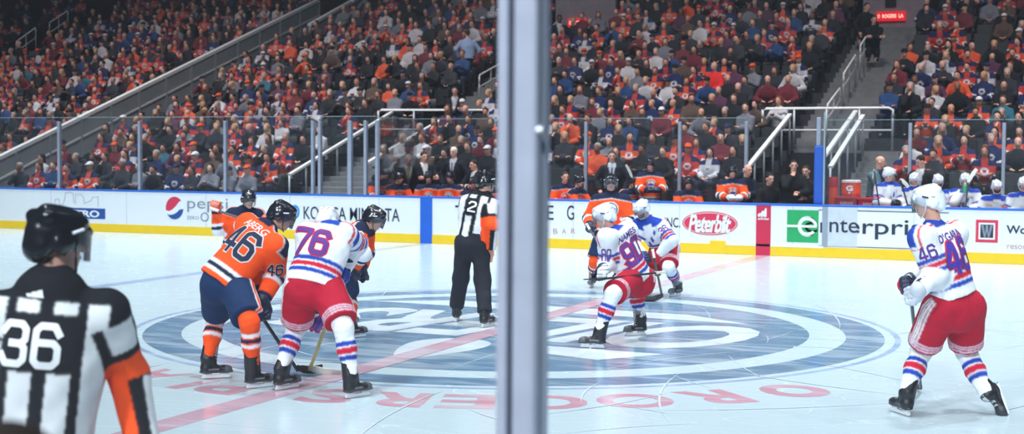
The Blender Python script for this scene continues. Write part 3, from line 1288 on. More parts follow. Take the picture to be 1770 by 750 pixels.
def sign_text(name, s, x0, x1, z0, z1, m, parent, off=0.0, shear=0, space=1.0, lay=1, Y=None, dz=0.0, org=None):
    V, F = txt_box(s, off, shear, space)
    yy = (YF-.0015-.002*lay) if Y is None else Y
    me = bpy.data.meshes.new(name)
    og = _bo if org is None else org
    me.from_pydata([(x0+(x1-x0)*x-og[0], yy-og[1], z0+(z1-z0)*y+dz*x-og[2]) for x, y in V], [], F)
    return link(name, me, m, parent)


def px_text(name, s, p0, p1, m, parent, **k):
    """lettering on the boards between the pixels p0 (left, top) and p1 (right, bottom)"""
    x0, x1 = bx(p0[0]), bx(p1[0])
    xm = (p0[0]+p1[0])/2
    return sign_text(name, s, x0, x1, bz(xm, p1[1]), bz(xm, p0[1]), m, parent, **k)


def adv(name):
    return boards


# blue-line and centre-line bands
mb = MB(); mb.box(-7.92, -7.62, YB-.016, YB+.01, 0.004, 1.03); mb.build('blue_line_band', B_BAND, boards, _bo)
mb = MB(); mb.box(-.15, .15, YB-.016, YB+.01, 0.004, 1.03); rb = mb.build('centre_line_band', B_RED, boards, _bo)
for i, hh in enumerate((.07, .12, .17)):
    x = -.115+.062*i
    plate('three_bar_logo', [(x, .80), (x+.055, .80), (x+.085-.03, .80+hh), (x+.03, .80+hh*1.06), (x-.005, .80+hh*.6)], WHI, boards, 6)
sign_text('advert_text', 'adidas', -.115, .115, .735, .79, WHI, boards, off=.02, Y=YB-.019)
# skyline and blue name box
mb = MB()
sky = [(94, 358), (96, 345), (102, 343), (104, 354), (109, 354), (112, 346), (114, 333), (122, 332), (127, 334), (128, 350), (131, 352), (131, 336), (140, 336), (145, 340), (146, 352), (152, 349), (158, 347), (160, 341), (170, 340), (170, 358)]
mb.tube([np.array([bx(px), YF, bz(px, py)]) for px, py in sky], .006, 5)
mb.build('skyline_drawing', GREYI, boards, _bo)
x0, x1 = bx(96), bx(182)
plate('name_box', [(x0, bz(140, 377.5)), (x1, bz(140, 377.5)), (x1, bz(140, 359.5)), (x0, bz(140, 359.5))], ROY, boards, 0)
px_text('advert_text', 'METRO', (104, 363), (172, 375), WHI, boards, off=.035, lay=1)
# cola roundel
cx, cz, rx, rz = bx(302), bz(302, 359.5), (bx(317)-bx(287))/2, (bz(302, 340)-bz(302, 379))/2
wv = [(-1+2*i/16, .28*math.sin((-1+2*i/16)*1.9)) for i in range(17)]


def clip(poly):
    return [(cx+rx*x, cz+rz*z) for x, z in poly]


up_ = [(x, max(.10*1+.45*x+.16*math.sin(3*x), -math.sqrt(max(0, 1-x*x)))) for x, _ in wv]
lo_ = [(x, min(-.32+.30*x+.18*math.sin(3*x), math.sqrt(max(0, 1-x*x)))) for x, _ in wv]
plate('roundel', oval(cx, cz, rx, rz), WHI, boards, 0)
top = [(math.cos(math.radians(a)), math.sin(math.radians(a))) for a in range(42, 196, 6)]
plate('roundel_red', clip(top+[(-.6, -.28), (-.2, -.1), (.2, .22), (.5, .55)]), PRED, boards, 1)
bot = [(math.cos(math.radians(a)), math.sin(math.radians(a))) for a in range(212, 362, 6)]
plate('roundel_blue', clip(bot+[(.6, -.12), (.2, -.42), (-.2, -.58), (-.6, -.62)]), ROY, boards, 1)
px_text('advert_text', 'pepsi', (324, 343), (394, 367), GREYI, boards, off=-.004)
px_text('advert_text', 'ZERO', (323, 373.5), (344, 379), GREYI, boards, off=-.002)
px_text('advert_text', 'O', (347, 367), (361, 383), GREYI, boards, off=-.004)
# printer maker
plate('globe_logo', oval(bx(510), bz(510, 366), (bx(518)-bx(502))/2, (bz(510, 354)-bz(510, 378))/2), SKYB, boards, 0)
for k in range(-2, 3):
    zz = bz(510, 366+2.6*k)
    plate('globe_line', oval(bx(510), zz, (bx(516)-bx(504))/2*(1-.12*abs(k)), .008, 16), WHI, boards, 1)
px_text('advert_text', 'KONICA MINOLTA', (525, 358.5), (691, 381), INK, boards, off=.004)
# steakhouse
for ch, p in (('T', 793), ('H', 831), ('E', 868), ('K', 910), ('E', 950.5), ('G', 986)):
    px_text('advert_text', ch, (p-6, 355), (p+6.5, 380), INK, boards, off=.004)
for i, ch in enumerate('STEAKHOUSE'):
    px_text('advert_text', ch, (792+14.0*i, 392), (799+14.0*i, 401), PINKI, boards)
for ch, p in (('B', 960), ('A', 975), ('R', 991)):
    px_text('advert_text', ch, (p-3.5, 395), (p+4, 404), PINKI, boards)
plate('bullet', oval(bx(945.5), bz(945.5, 398.5), .025, .022, 12), PINKI, boards, 0)
px_text('advert_text', 'EMENT', (1086, 378), (1140, 391), INK, boards, off=.006, space=1.3)
px_text('advert_text', 'INC.', (1149, 376), (1176, 393), INK, boards, off=.006)
# red oval truck badge
cx, cz = bx(1227), bz(1227, 386)
rx, rz = (bx(1275)-bx(1179.5))/2, (bz(1227, 365.5)-bz(1227, 406.5))/2
plate('oval_badge', oval(cx, cz, rx, rz), PRED, boards, 0)
plate('oval_badge_line', oval(cx, cz, rx*.96, rz*.91), WHI, boards, 1)
plate('oval_badge_field', oval(cx, cz, rx*.94, rz*.86), PRED, boards, 2)
px_text('advert_text', 'Peterbilt', (1190, 371), (1264, 402), WHI, boards, off=.03, shear=.25, lay=3, space=.86)
# car hire
zt, zb = bz(1387, 363), bz(1387, 419)
x0, x1 = bx(1360.5), bx(1415)
plate('green_square', [(x0, zb), (x1, zb), (x1, zt), (x0, zt)], GRN, boards, 0)
cx, cz = bx(1396), (zt+zb)/2
e = []
arc = oval(cx, cz, .19, .21, 40, -35, 325-0)
inn = oval(cx, cz, .125, .145, 40, -35, 325)
plate('e_letter_ring', [q for q in oval(cx, cz, .20, .21, 40, 0, 318)]+[q for q in oval(cx, cz, .125, .135, 40, 0, 318)][::-1], WHI, boards, 1)
plate('e_letter_bar', [(x0, cz-.022), (cx+.19, cz-.022), (cx+.19, cz+.025), (x0, cz+.025)], WHI, boards, 2)
px_text('advert_text', 'enterprise', (1391, 379), (1622, 413.5), INK, boards, off=.008, lay=1)
plate('e_cover', [(x0+.55*(x1-x0), cz-.19), (x1-.005, cz-.19), (x1-.005, cz+.19), (x0+.55*(x1-x0), cz+.19)], GRN, boards, 1)
plate('e_letter_ring', [q for q in oval(cx, cz, .20, .185, 40, 0, 318)]+[q for q in oval(cx, cz, .14, .125, 40, 0, 318)][::-1], WHI, boards, 3)
plate('e_letter_bar', [(x0, cz-.022), (cx+.19, cz-.022), (cx+.19, cz+.025), (x0, cz+.025)], WHI, boards, 4)
for y_ in (364.5, 427):
    za = bz(1484, y_)
    plate('frame_line', [(bx(1415), za-.008), (bx(1640), za-.008), (bx(1640), za+.008), (bx(1415), za+.008)], INK, boards, 0)
# black W in a red frame
x0, x1, zt, zb = bx(1687), bx(1725.5), bz(1706, 380), bz(1706, 419)
plate('red_square', [(x0, zb), (x1, zb), (x1, zt), (x0, zt)], PRED, boards, 0)
gx, gz = (x1-x0)*.13, (zt-zb)*.13
plate('white_square', [(x0+gx, zb+gz), (x1-gx, zb+gz), (x1-gx, zt-gz), (x0+gx, zt-gz)], WHI, boards, 1)
gx *= 1.6; gz *= 1.6
plate('black_square', [(x0+gx, zb+gz), (x1-gx, zb+gz), (x1-gx, zt-gz), (x0+gx, zt-gz)], CHAR, boards, 2)
xm = (x0+x1)/2
zz0, zz1 = zb+gz*1.1, zt-gz*1.1
hw = (x1-x0)*.27
plate('w_logo', [(xm-hw, zz1), (xm-hw*.55, zz1), (xm-hw*.30, zz0+.07), (xm-.02, zz1), (xm+.02, zz1), (xm+hw*.30, zz0+.07), (xm+hw*.55, zz1), (xm+hw, zz1), (xm+hw*.45, zz0), (xm+hw*.2, zz0), (xm, zz1-.12), (xm-hw*.2, zz0), (xm-hw*.45, zz0)], GREYI, boards, 3)
px_text('advert_text', 'WorleyParsons', (1740, 391), (1880, 410), INK, boards, off=.02)
px_text('advert_text', 'resources', (1742, 424), (1802, 431), PINKI, boards)
# bench door standing proud of the boards, and the stepped kick plate
DOORW = mat('bench_door_grey', (206, 214, 224), rough=.35)
EDGE = mat('door_edge_grey', (150, 162, 178), rough=.4)
xd0, xd1 = bx(1431), bx(1482)
mb = MB(); mb.box(xd0, xd1, YB-.010, YB+.01, .235, 1.028); door = mb.build('bench_door', DOORW, boards, _bo)
mb = MB(); mb.box(bx(1421.5), xd0, YB-.022, YB+.01, .235, 1.03); mb.build('door_post', EDGE, door, _bo)
for o in list(boards.children):
    pass
V, F = txt_box('enterprise', .008)
X0, X1 = bx(1391), bx(1622)
sign_text('advert_text', 'nte', bx(1434), bx(1484), bz(1458, 402), bz(1458, 380), INK, door, off=.006, Y=YB-.0125)
mb = MB(); mb.box(bx(1228), bx(1424), YB-.016, YB+.01, .19, .235); mb.build('door_sill', B_WHITE, boards, _bo)
mb = MB(); mb.box(bx(1228), bx(1255), YB-.017, YB+.01, .004, .275); mb.build('kick_plate_step', B_YEL, boards, _bo)
# ------------------------------------------------------------------ stands, stairs, rails
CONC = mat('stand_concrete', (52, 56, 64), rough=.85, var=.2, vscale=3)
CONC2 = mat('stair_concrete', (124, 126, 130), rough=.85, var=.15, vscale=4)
PANEL = mat('rail_panel_grey', (150, 156, 160), rough=.6, var=.08, vscale=1.5)
RAILM = mat('rail_white', (246, 248, 248), rough=.4)
POSTM = mat('post_grey', (176, 182, 190), rough=.4, metal=.3)
ALU = mat('stanchion_aluminium', (176, 184, 204), rough=.35, metal=.35, var=.08, vscale=8)
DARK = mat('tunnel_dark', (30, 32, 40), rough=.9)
WALLM = mat('portal_wall', (150, 138, 148), rough=.8, var=.1)
BLK = mat('bench_wall_black', (24, 26, 34), rough=.7)
GLASS = glass_mat('rink_glass', (.955, .97, .975), .6, .012)
GLASSN = glass_mat('near_glass', (.975, .985, .985), .35, .006)
EDGEM = mat('glass_edge', (150, 172, 178), rough=.3)
BOLT = mat('bolt_steel', (58, 58, 74), rough=.4, metal=.7)


def row_y(i):
    return 13.75+.85*i


def row_z(i):
    return .35+.257*min(i, 7)+.322*max(0, i-7)


NROW = 25
AIS = dict(A=(-12.85, -10.85), B=(-.95, .85), C=(-34.6, -33.0), D=(-22.4, -21.2))


def gaps(i):
    y = row_y(i)
    g = [AIS['C'], AIS['D'] if y < 28.2 else (-22.4, -20.6)]
    if y < 20:
        g += [(-12.95, -10.75), (-1.05, 2.0)]
    else:
        g += [(-12.0, -10.5), (-1.0, .75)] if y < 29 else [(-11.8, -9.2), (-1.25, 1.05)]
    if i < 2:
        g += [(-13.0, 13.9)]
    return sorted(g)


def spans(i):
    x0 = -52.0
    out = []
    for a, b in gaps(i):
        if a > x0:
            out.append((x0, a))
        x0 = max(x0, b)
    if x0 < 14:
        out.append((x0, 14.0))
    return out


for i in range(NROW):
    mb = MB()
    y, z = row_y(i), row_z(i)
    for a, b in spans(i):
        mb.box(a, b, y, y+.87, z-.5 if i else 0, z)
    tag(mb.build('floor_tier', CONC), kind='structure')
# aisles: two steps to every row
for nm, (a, b), i0, i1, half in (('A', (-12.95, -10.75), 2, 7, 1), ('A', (-12.0, -10.5), 8, 22, 1), ('B', (.86, 2.0), 1, 7, 1), ('B', (-1.0, .75), 8, 20, 1), ('C', AIS['C'], 0, 24, 1), ('D', AIS['D'], 0, 24, 1)):
    mb = MB()
    for i in range(i0, i1+1):
        y, z = row_y(i), row_z(i)
        rz = z-row_z(i-1) if i else .2
        mb.box(a+.01, b-.01, y-.30, y+.56, z-.45, z-rz/2)
        mb.box(a+.01, b-.01, y, y+.86, z-.4, z+.004)
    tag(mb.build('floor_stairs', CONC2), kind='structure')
# tunnel mouth below the right-hand landing
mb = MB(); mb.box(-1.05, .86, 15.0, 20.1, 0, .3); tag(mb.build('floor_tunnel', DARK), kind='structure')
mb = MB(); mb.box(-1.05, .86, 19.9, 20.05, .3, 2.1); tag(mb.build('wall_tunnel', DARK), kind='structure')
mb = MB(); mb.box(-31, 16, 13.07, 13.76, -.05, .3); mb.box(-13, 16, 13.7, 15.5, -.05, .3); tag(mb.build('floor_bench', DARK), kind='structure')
mb = MB(); mb.box(-52, 16, row_y(25)+.12, row_y(25)+.4, 0, 13); tag(mb.build('wall_back', BLK), kind='structure')


def railing(name, pts, label, posts=4, r=.028, mid=True, drop=1.0, top=RAILM, group=None, flatband=False, h=.45):
    """hand rail on posts; pts are the ends of the top rail"""
    p0, p1 = [np.asarray(p, float) for p in pts]
    o = tuple(p0)
    root = empty(name, o, label, 'railing', group)
    mb = MB()
    if flatband:
        d = nrm(p1-p0)
        mb.sweep([p0, p1], [(.10, .06)]*2, (1, 0, 0) if abs(d[0]) < .5 else (0, 1, 0))
    else:
        mb.tube([p0+np.array([0, 0, -.25]), p0+np.array([0, 0, -.06]), p0+(p1-p0)*.03, p1-(p1-p0)*.03, p1+np.array([0, 0, -.06]), p1+np.array([0, 0, -.25])], r, 8)
    mb.build('top_rail', top, root, o, smooth=not flatband)
    if mid:
        mb = MB(); mb.tube([p0-np.array([0, 0, h]), p1-np.array([0, 0, h])], r*.7, 7); mb.build('mid_rail', top, root, o, smooth=True)
    for k in range(posts):
        p = p0+(p1-p0)*(k/(posts-1) if posts > 1 else .5)
        mb = MB(); mb.tube([p-np.array([0, 0, drop]), p-np.array([0, 0, .02])], r*.9, 7); mb.build('post', POSTM, root, o, smooth=True)
    return root


RG = 'stair railings in the stands'
railing('stair_railing', ((-12.9, 15.3, 1.46), (-12.9, 20.9, 3.22)), 'white sloping rail beside the lower middle stairs, left one of the two', 8, group=RG, flatband=True, mid=False)
railing('stair_railing', ((-10.78, 15.5, 1.76), (-10.78, 20.2, 3.06)), 'white sloping rail below the standing man in dark jacket, right one of two', 6, group=RG, flatband=True, mid=False)
railing('stair_railing', ((-1.0, 15.3, 1.70), (-1.0, 19.8, 3.06)), 'white sloping rail left of the blue padded post', 6, group=RG, flatband=True, mid=False)
railing('stair_railing', ((.72, 15.3, 1.99), (.72, 19.3, 3.12)), 'white sloping double rail just right of the blue padded post', 5, group=RG, flatband=True, mid=False)
railing('stair_railing', ((.90, 15.3, 1.80), (.90, 19.3, 3.02)), 'lower white sloping rail beside the concrete steps right of the blue post', 5, group=RG, flatband=True, mid=False)
railing('guard_rail', ((-12.95, 20.1, 3.25), (-9.5, 20.1, 3.22)), 'level white guard rail above the lower stairs at the middle', 4, r=.032, group=RG, drop=1.05, h=.55)
railing('guard_rail', ((-1.75, 20.0, 3.22), (1.5, 20.0, 3.22)), 'level white guard rail above the tunnel by the blue post', 5, r=.034, group=RG, drop=1.05, h=.55)
railing('stair_railing', ((-.30, 21.0, 3.33), (-.30, 22.7, 3.84)), 'short stair rail, lowest of three climbing the aisle above the tunnel', 3, group=RG, h=.35, drop=.85)
railing('stair_railing', ((-.27, 23.0, 4.22), (-.27, 24.8, 4.86)), 'short stair rail, middle of three climbing the aisle above the tunnel', 3, group=RG, h=.35, drop=.9)
railing('stair_railing', ((-.20, 25.1, 5.12), (-.20, 26.3, 5.55)), 'short stair rail, highest of three climbing the aisle above the tunnel', 3, group=RG, h=.35, drop=.95)
railing('stair_railing', ((-11.1, 23.0, 4.35), (-11.1, 24.7, 4.83)), 'short curved stair rail left of the near glass post', 3, group=RG, h=.35, drop=1.0)
railing('stair_railing', ((-11.0, 27.2, 5.75), (-11.0, 29.5, 6.6)), 'stair rail high beside the dark-suited usher at the near glass post', 3, group=RG, h=.35, drop=1.0)
railing('stair_railing', ((-33.6, 26.2, 5.55), (-33.6, 27.1, 6.0)), 'stair rail at the left edge, lowest of three on the far-left stairs', 3, group=RG, h=.4, drop=1.1)
railing('stair_railing', ((-33.6, 28.1, 6.25), (-33.6, 29.2, 6.9)), 'stair rail at upper left, middle of three on the far-left stairs', 3, group=RG, h=.4, drop=1.1)
railing('stair_railing', ((-33.6, 30.0, 7.15), (-33.6, 31.1, 7.75)), 'stair rail at upper left, highest of three on the far-left stairs', 3, group=RG, h=.4, drop=1.1)


def sloped_wall(name, X, y0, y1, zr0, zr1, hh, label, posts):
    o = (X, y0, zr0)
    root = empty(name, o, label, 'railing', 'panelled stair rails')
    mb = MB()
    M = Matrix(((0, 0, 1, X), (1, 0, 0, 0), (0, 1, 0, 0), (0, 0, 0, 1)))
    mb.prism([(y0, zr0-hh), (y1, zr1-hh), (y1, zr1), (y0, zr0)], M, -.04, .04)
    mb.build('panel', PANEL, root, o)
    mb = MB(); mb.sweep([(X, y0, zr0+.03), (X, y1, zr1+.03)], [(.16, .10)]*2, (1, 0, 0)); mb.build('top_rail', RAILM, root, o)
    mb = MB(); mb.sweep([(X+.07, y0, zr0-.55), (X+.07, y1, zr1-.55)], [(.04, .05)]*2, (1, 0, 0)); mb.build('hand_rail', RAILM, root, o)
    for k in range(posts):
        t = k/(posts-1)
        y, z = y0+(y1-y0)*t, zr0+(zr1-zr0)*t
        mb = MB(); mb.box(X+.04, X+.10, y-.03, y+.03, z-hh, z); mb.build('post', POSTM, root, o)
    return root


sloped_wall('stair_wall', -22.4, 14.4, 32.4, 1.52, 7.86, 1.15, 'long sloping white rail with grey panels crossing the left stand', 14)
sloped_wall('stair_wall', -20.95, 29.4, 33.4, 6.62, 8.12, 1.1, 'short upper white rail with grey panels right of the long sloping one', 4)

# portals at the top of two aisles, with lit red name strips
LED = mat('led_strip', (226, 30, 44), rough=.4, emit=.75)
LEDT = mat('led_lettering', (255, 214, 190), rough=.4, emit=1.0)
for X0, X1, Y, zb_, sx0, sx1, sz0, sz1, s, lab in ((-1.05, .85, 30.4, 5.7, -.62, .28, 6.26, 6.55, 'O ROGERS  LA', 'red lit name strip at the top of the right aisle'),
                                                    (-11.6, -9.4, 30.4, 5.7, -11.1, -10.45, 6.36, 6.66, 'O ROGERS', 'red lit name strip at the top of the aisle beside the near glass post')):
    mb = MB(); mb.box(X0, X1, Y, Y+.15, zb_, 8.2); tag(mb.build('wall_portal', WALLM), kind='structure')
    o = ((sx0+sx1)/2, Y-.05, sz0)
    sg = empty('led_sign', o, lab, 'sign', 'lit name strips')
    mb = MB(); mb.box(sx0, sx1, Y-.09, Y-.01, sz0, sz1); mb.build('display', LED, sg, o)
    n_ = len(s.split())
    cu_ = sx0+.04
    for wd_ in s.split():
        ln_ = (sx1-sx0-.10)*len(wd_)/(len(s.replace(' ', ''))+n_-1)
        sign_text('sign_text', wd_, cu_, cu_+ln_, sz0+.09, sz1-.08, LEDT, sg, off=.03, Y=Y-.0935, org=o)
        cu_ += ln_*(1+1/len(wd_))
mb = MB(); mb.box(-.35, -.02, 30.33, 30.40, 6.72, 7.0); mb.build('frame', BLK, None); bpy.context.scene.objects['frame'].name = 'wall_plaque'
tag(bpy.data.objects['wall_plaque'], 'small dark plaque on the portal wall above the red name strip', 'plaque')

# ------------------------------------------------------------------ glass and stanchions round the rink
GG = 'glass panes round the far boards'


def stanchion(x, y, z0, z1, label, wd=.07, group='posts between the far glass panes'):
    o = (x, y, z0)
    root = empty('glass_stanchion', o, label, 'post', group)
    mb = MB(); mb.box(x-wd/2, x+wd/2, y-.045, y-.012, z0, z1); mb.build('front_channel', ALU, root, o, bevel=.008)
    mb = MB(); mb.box(x-wd/2, x+wd/2, y+.012, y+.06, z0, z1-.02); mb.build('rear_channel', ALU, root, o, bevel=.008)
    mb = MB(); mb.box(x-.012, x+.012, y-.02, y+.02, z0, z1-.01); mb.build('web', POSTM, root, o)
    return root


def pane(x0, x1, y, z0, z1, label, group=GG, m=GLASS):
    o = ((x0+x1)/2, y, z0)
    root = empty('rink_glass', o, label, 'glass', group)
    mb = MB(); mb.box(x0+.012, x1-.012, y-.006, y+.006, z0, z1); mb.build('sheet', m, root, o)
    mb = MB(); mb.box(x0+.012, x1-.012, y-.008, y+.008, z1, z1+.014); mb.build('edge', EDGEM, root, o)
    return root


YG = YB+.06
px_l = [-330, -180, -40, 103, 242, 390, 541, 553, 605, 632, 652]
ords = ['far off the left edge', 'further off the left edge', 'off the left edge', 'leftmost in view', 'second from the left', 'third from the left', 'fourth from the left', 'close right of the fourth post', 'left of the lower stairs gap', 'inside the lower stairs gap', 'at the end of the players bench']
xs = [onY(p, 300, YG)[0] for p in px_l]
for p, x, od in zip(px_l, xs, ords):
    if p > 0:
        stanchion(x, YG, 1.075, 2.80, 'aluminium glass post on the far boards, %s' % od, .07 if p not in (545, 605) else .10)
for i in range(len(xs)-1):
    if xs[i+1]-xs[i] > .2:
        pane(xs[i], xs[i+1], YG, 1.075, 2.89, 'clear pane on the far boards, right of the post %s' % ords[i])
YBK = 15.05
px_b = [(690, ''), (870, ''), (1013, 'left of the coach in suit'), (1175, 'right of the standing orange bench player'), (1290, 'at the right end of the orange bench')]
xb = [onY(p, 260, YBK)[0] for p, _ in px_b]
for (p, od), x in zip(px_b, xb):
    if od:
        stanchion(x, YBK, .9, 2.80, 'aluminium post of the glass behind the bench, %s' % od)
for i, od in enumerate(('left of the linesman', 'behind the linesman and the near glass post', 'behind the coach in suit', 'behind the seated right half of the orange bench')):
    pane(xb[i], xb[i+1], YBK, .9, 2.87, 'clear pane behind the orange bench, %s' % od)
px_v = [1430, 1573, 1735, 1900]
xv = [onY(p, 260, YBK)[0] for p in px_v]
for p, x, od in list(zip(px_v, xv, ('at the left end', 'behind the coach leaning in suit', 'near the right edge', '')))[1:3]:
    stanchion(x, YBK, .9, 2.76, 'aluminium post of the glass behind the white bench, %s' % od)
for i, od in enumerate(('at the concrete steps', 'in the middle', 'at the right edge')):
    pane(xv[i], xv[i+1], YBK, .9, 2.82, 'clear pane behind the white bench, %s' % od)
mb = MB(); mb.box(xb[0], xb[-1], YBK-.05, YBK+.05, .3, .9); tag(mb.build('wall_bench', BLK), kind='structure')
mb = MB(); mb.box(xv[0], xv[-1], YBK-.05, YBK+.05, .3, .9); tag(mb.build('wall_bench', BLK), kind='structure')
# end glass of the orange bench, and the door glass next to the blue post
o = (xs[-1], 13.1, 1.0)
root = empty('rink_glass', o, 'clear end pane running back from the boards at the left end of the orange bench', 'glass', GG)
mb = MB(); mb.box(xs[-1]-.006, xs[-1]+.006, 13.1, 15.0, 1.0, 2.87); mb.build('sheet', GLASS, root, o)
mb = MB(); mb.box(xs[-1]-.008, xs[-1]+.008, 13.1, 15.0, 2.87, 2.884); mb.build('edge', EDGEM, root, o)
xp = onY(1416.5, 300, 13.1)[0]
post = empty('padded_post', (xp, 13.15, 1.075), 'blue padded post with clear top standing on the boards between the two benches', 'post')
PADB = mat('post_padding_blue', (22, 88, 190), rough=.6, var=.05)
zt_ = onY(1416, 252, 13.1)[2]
mb = MB(); mb.box(xp-.105, xp+.105, 13.04, 13.26, 1.075, zt_); mb.build('padding', PADB, post, (xp, 13.15, 1.075), bevel=.03)
mb = MB(); mb.box(xp-.075, xp+.01, 13.10, 13.20, zt_, 2.84); mb.build('top_post', ALU, post, (xp, 13.15, 1.075), bevel=.01)
x0, x1 = onY(1424, 300, 13.02)[0], onY(1480, 300, 13.02)[0]
o = (x0, 13.02, 1.08)
root = empty('rink_glass', o, 'clear door pane with bright edge right of the blue padded post', 'glass', GG)
mb = MB(); mb.box(x0, x1, 13.014, 13.026, 1.08, 2.95); mb.build('sheet', GLASS, root, o)
mb = MB(); mb.box(x0-.012, x0+.02, 13.005, 13.035, 1.08, 2.95); mb.build('edge', EDGEM, root, o)

# near glass that the photograph looks through, its boards and its post
YN = -13.0
xn = onY(904, 375, YN)[0]
NB = empty('near_boards', (xn, YN, 0), 'white boards under the near glass post', 'boards')
mb = MB(); mb.box(-8, 14, YN-.06, YN+.05, 0, 1.03); mb.build('board_panel', B_WHITE, NB, (xn, YN, 0))
mb = MB(); mb.box(-8, 14, YN-.07, YN+.06, 1.03, 1.075); mb.build('cap_rail', B_CAP, NB, (xn, YN, 0))
o = (xn, YN, 1.075)
st = empty('glass_stanchion', o, 'blurred aluminium post of the near glass standing in front of everything', 'post')
# channels seen from the stands: narrow left flange, slot, wide right flange
for nm, a, b, y0, y1, z1 in (('left_channel', -.050, -.0235, -.040, -.008, 3.6), ('right_channel', -.010, .050, -.046, -.008, 3.6), ('slot_web', -.0235, -.010, -.006, .010, 3.6), ('rink_side_channel', -.047, .047, .008, .05, 3.6)):
    mb = MB(); mb.box(xn+a, xn+b, YN+y0, YN+y1, 1.075, z1); mb.build(nm, BLK if nm == 'slot_web' else ALU, st, o, bevel=.012 if nm == 'right_channel' else .006 if nm != 'slot_web' else 0)
zc = onY(904, 222, YN)[2]
mb = MB(); mb.tube([(xn+.062, YN-.03, zc-.005), (xn+.045, YN-.03, zc-.005)], .011, 10); mb.build('bolt', POSTM, st, o)
pane(-6, xn-.012, YN, 1.075, 3.6, 'large clear near pane left of the blurred post', 'near glass panes', GLASSN)
pane(xn+.012, 12, YN, 1.075, 3.6, 'large clear near pane right of the blurred post', 'near glass panes', GLASSN)
mb = MB(); mb.box(-8, 14, -22, YN-.06, -.1, .45); tag(mb.build('floor_near_stand', CONC), kind='structure')
mb = MB(); mb.box(-8, 14, -22, YN-.9, .45, .60); tag(mb.build('floor_near_tier', CONC), kind='structure')

# ------------------------------------------------------------------ bench furniture
BENCHW = mat('bench_seat', (70, 74, 84), rough=.6)
for x0, x1, lab in ((-9.1, -1.1, 'long players bench under the seated orange team'), (1.95, 6.5, 'long players bench under the seated white team')):
    o = ((x0+x1)/2, 14.1, .3)
    b = empty('players_bench', o, lab, 'bench')
    mb = MB(); mb.box(x0, x1, 13.92, 14.32, .70, .76); mb.build('seat', BENCHW, b, o, bevel=.01)
    for k in range(5):
        x = x0+.3+(x1-x0-.6)*k/4
        mb = MB(); mb.box(x-.03, x+.03, 13.97, 14.27, .3, .70); mb.build('leg', BLK, b, o)
CRED = mat('crate_red', (186, 34, 52), rough=.5)
COOL = mat('cooler_orange', (238, 78, 46), rough=.4)
COOLW = mat('cooler_lid', (214, 208, 206), rough=.45)
YC = 13.55
for p0, p1, y0, y1, lab in ((1444, 1481, 340, 357.5, 'red crate under the orange cooler, left of two'), (1483, 1514, 342, 358.5, 'red crate beside the first white bench player, right of two')):
    a, b = onY(p0, y0, YC), onY(p1, y1, YC)
    o = ((a[0]+b[0])/2, YC, .3)
    c = empty('crate', o, lab, 'crate', 'red crates by the white bench')
    mb = MB(); mb.box(a[0], b[0], YC, YC+.42, .3, a[2]); mb.build('box', CRED, c, o, bevel=.015)
    mb = MB(); mb.box(a[0]-.012, b[0]+.012, YC-.012, YC+.432, a[2]-.05, a[2]+.004); mb.build('rim', CRED, c, o, bevel=.01)
    sign_text('crate_text', 'ROGERS PLACE', a[0]+.1, b[0]-.08, a[2]-.16, a[2]-.10, WHI, c, Y=YC-.004, org=o)
for p0, p1, y0, y1, lab, big in ((1453, 1486, 311, 339, 'orange drinks cooler with white lid on the red crate', 1), (1431, 1446, 306, 344, 'tall red drinks bottle carrier left of the orange cooler', 0)):
    a, b = onY(p0, y0, YC+.1), onY(p1, y1, YC+.1)
    cx_, r_ = (a[0]+b[0])/2, (b[0]-a[0])/2
    zb_ = b[2] if big else .3
    o = (cx_, YC+.22, zb_)
    c = empty('drinks_cooler', o, lab, 'cooler', 'drinks coolers')
    mb = MB()
    n_ = 20
    hgt = a[2]-zb_
    mb.tube([(cx_, YC+.22, zb_), (cx_, YC+.22, zb_+hgt*.12), (cx_, YC+.22, zb_+hgt*.14), (cx_, YC+.22, zb_+hgt*.84)], [r_*.9, r_*.94, r_, r_*.97], n_)
    mb.build('tank', COOL, c, o, smooth=False)
    mb = MB(); mb.tube([(cx_, YC+.22, zb_+hgt*.84), (cx_, YC+.22, zb_+hgt*.95), (cx_, YC+.22, zb_+hgt)], [r_*1.02, r_*1.02, r_*.9], n_); mb.build('lid', COOLW if big else CRED, c, o)
    if big:
        mb = MB(); mb.tube([(cx_, YC+.22-r_*.95, zb_+hgt*.2), (cx_, YC+.22-r_*1.2, zb_+hgt*.2)], .02, 8); mb.build('tap', WHI, c, o)
        sign_text('cooler_mark', 'G', cx_-.07, cx_+.07, zb_+hgt*.32, zb_+hgt*.66, WHI, c, off=.05, Y=YC+.22-r_-.002, org=o)
# ------------------------------------------------------------------ people on the ice
def facing(deg, pitch=0.0):
    """0 = towards the right of the photograph's camera, 90 = away from it, -90 = towards it"""
    f0 = nrm([_f[0], _f[1], 0])
    r0 = nrm([_r[0], _r[1], 0])
    c, p = math.radians(deg), math.radians(pitch)
    return nrm((math.cos(c)*r0+math.sin(c)*f0)*math.cos(p)+np.array([0, 0, math.sin(p)]))


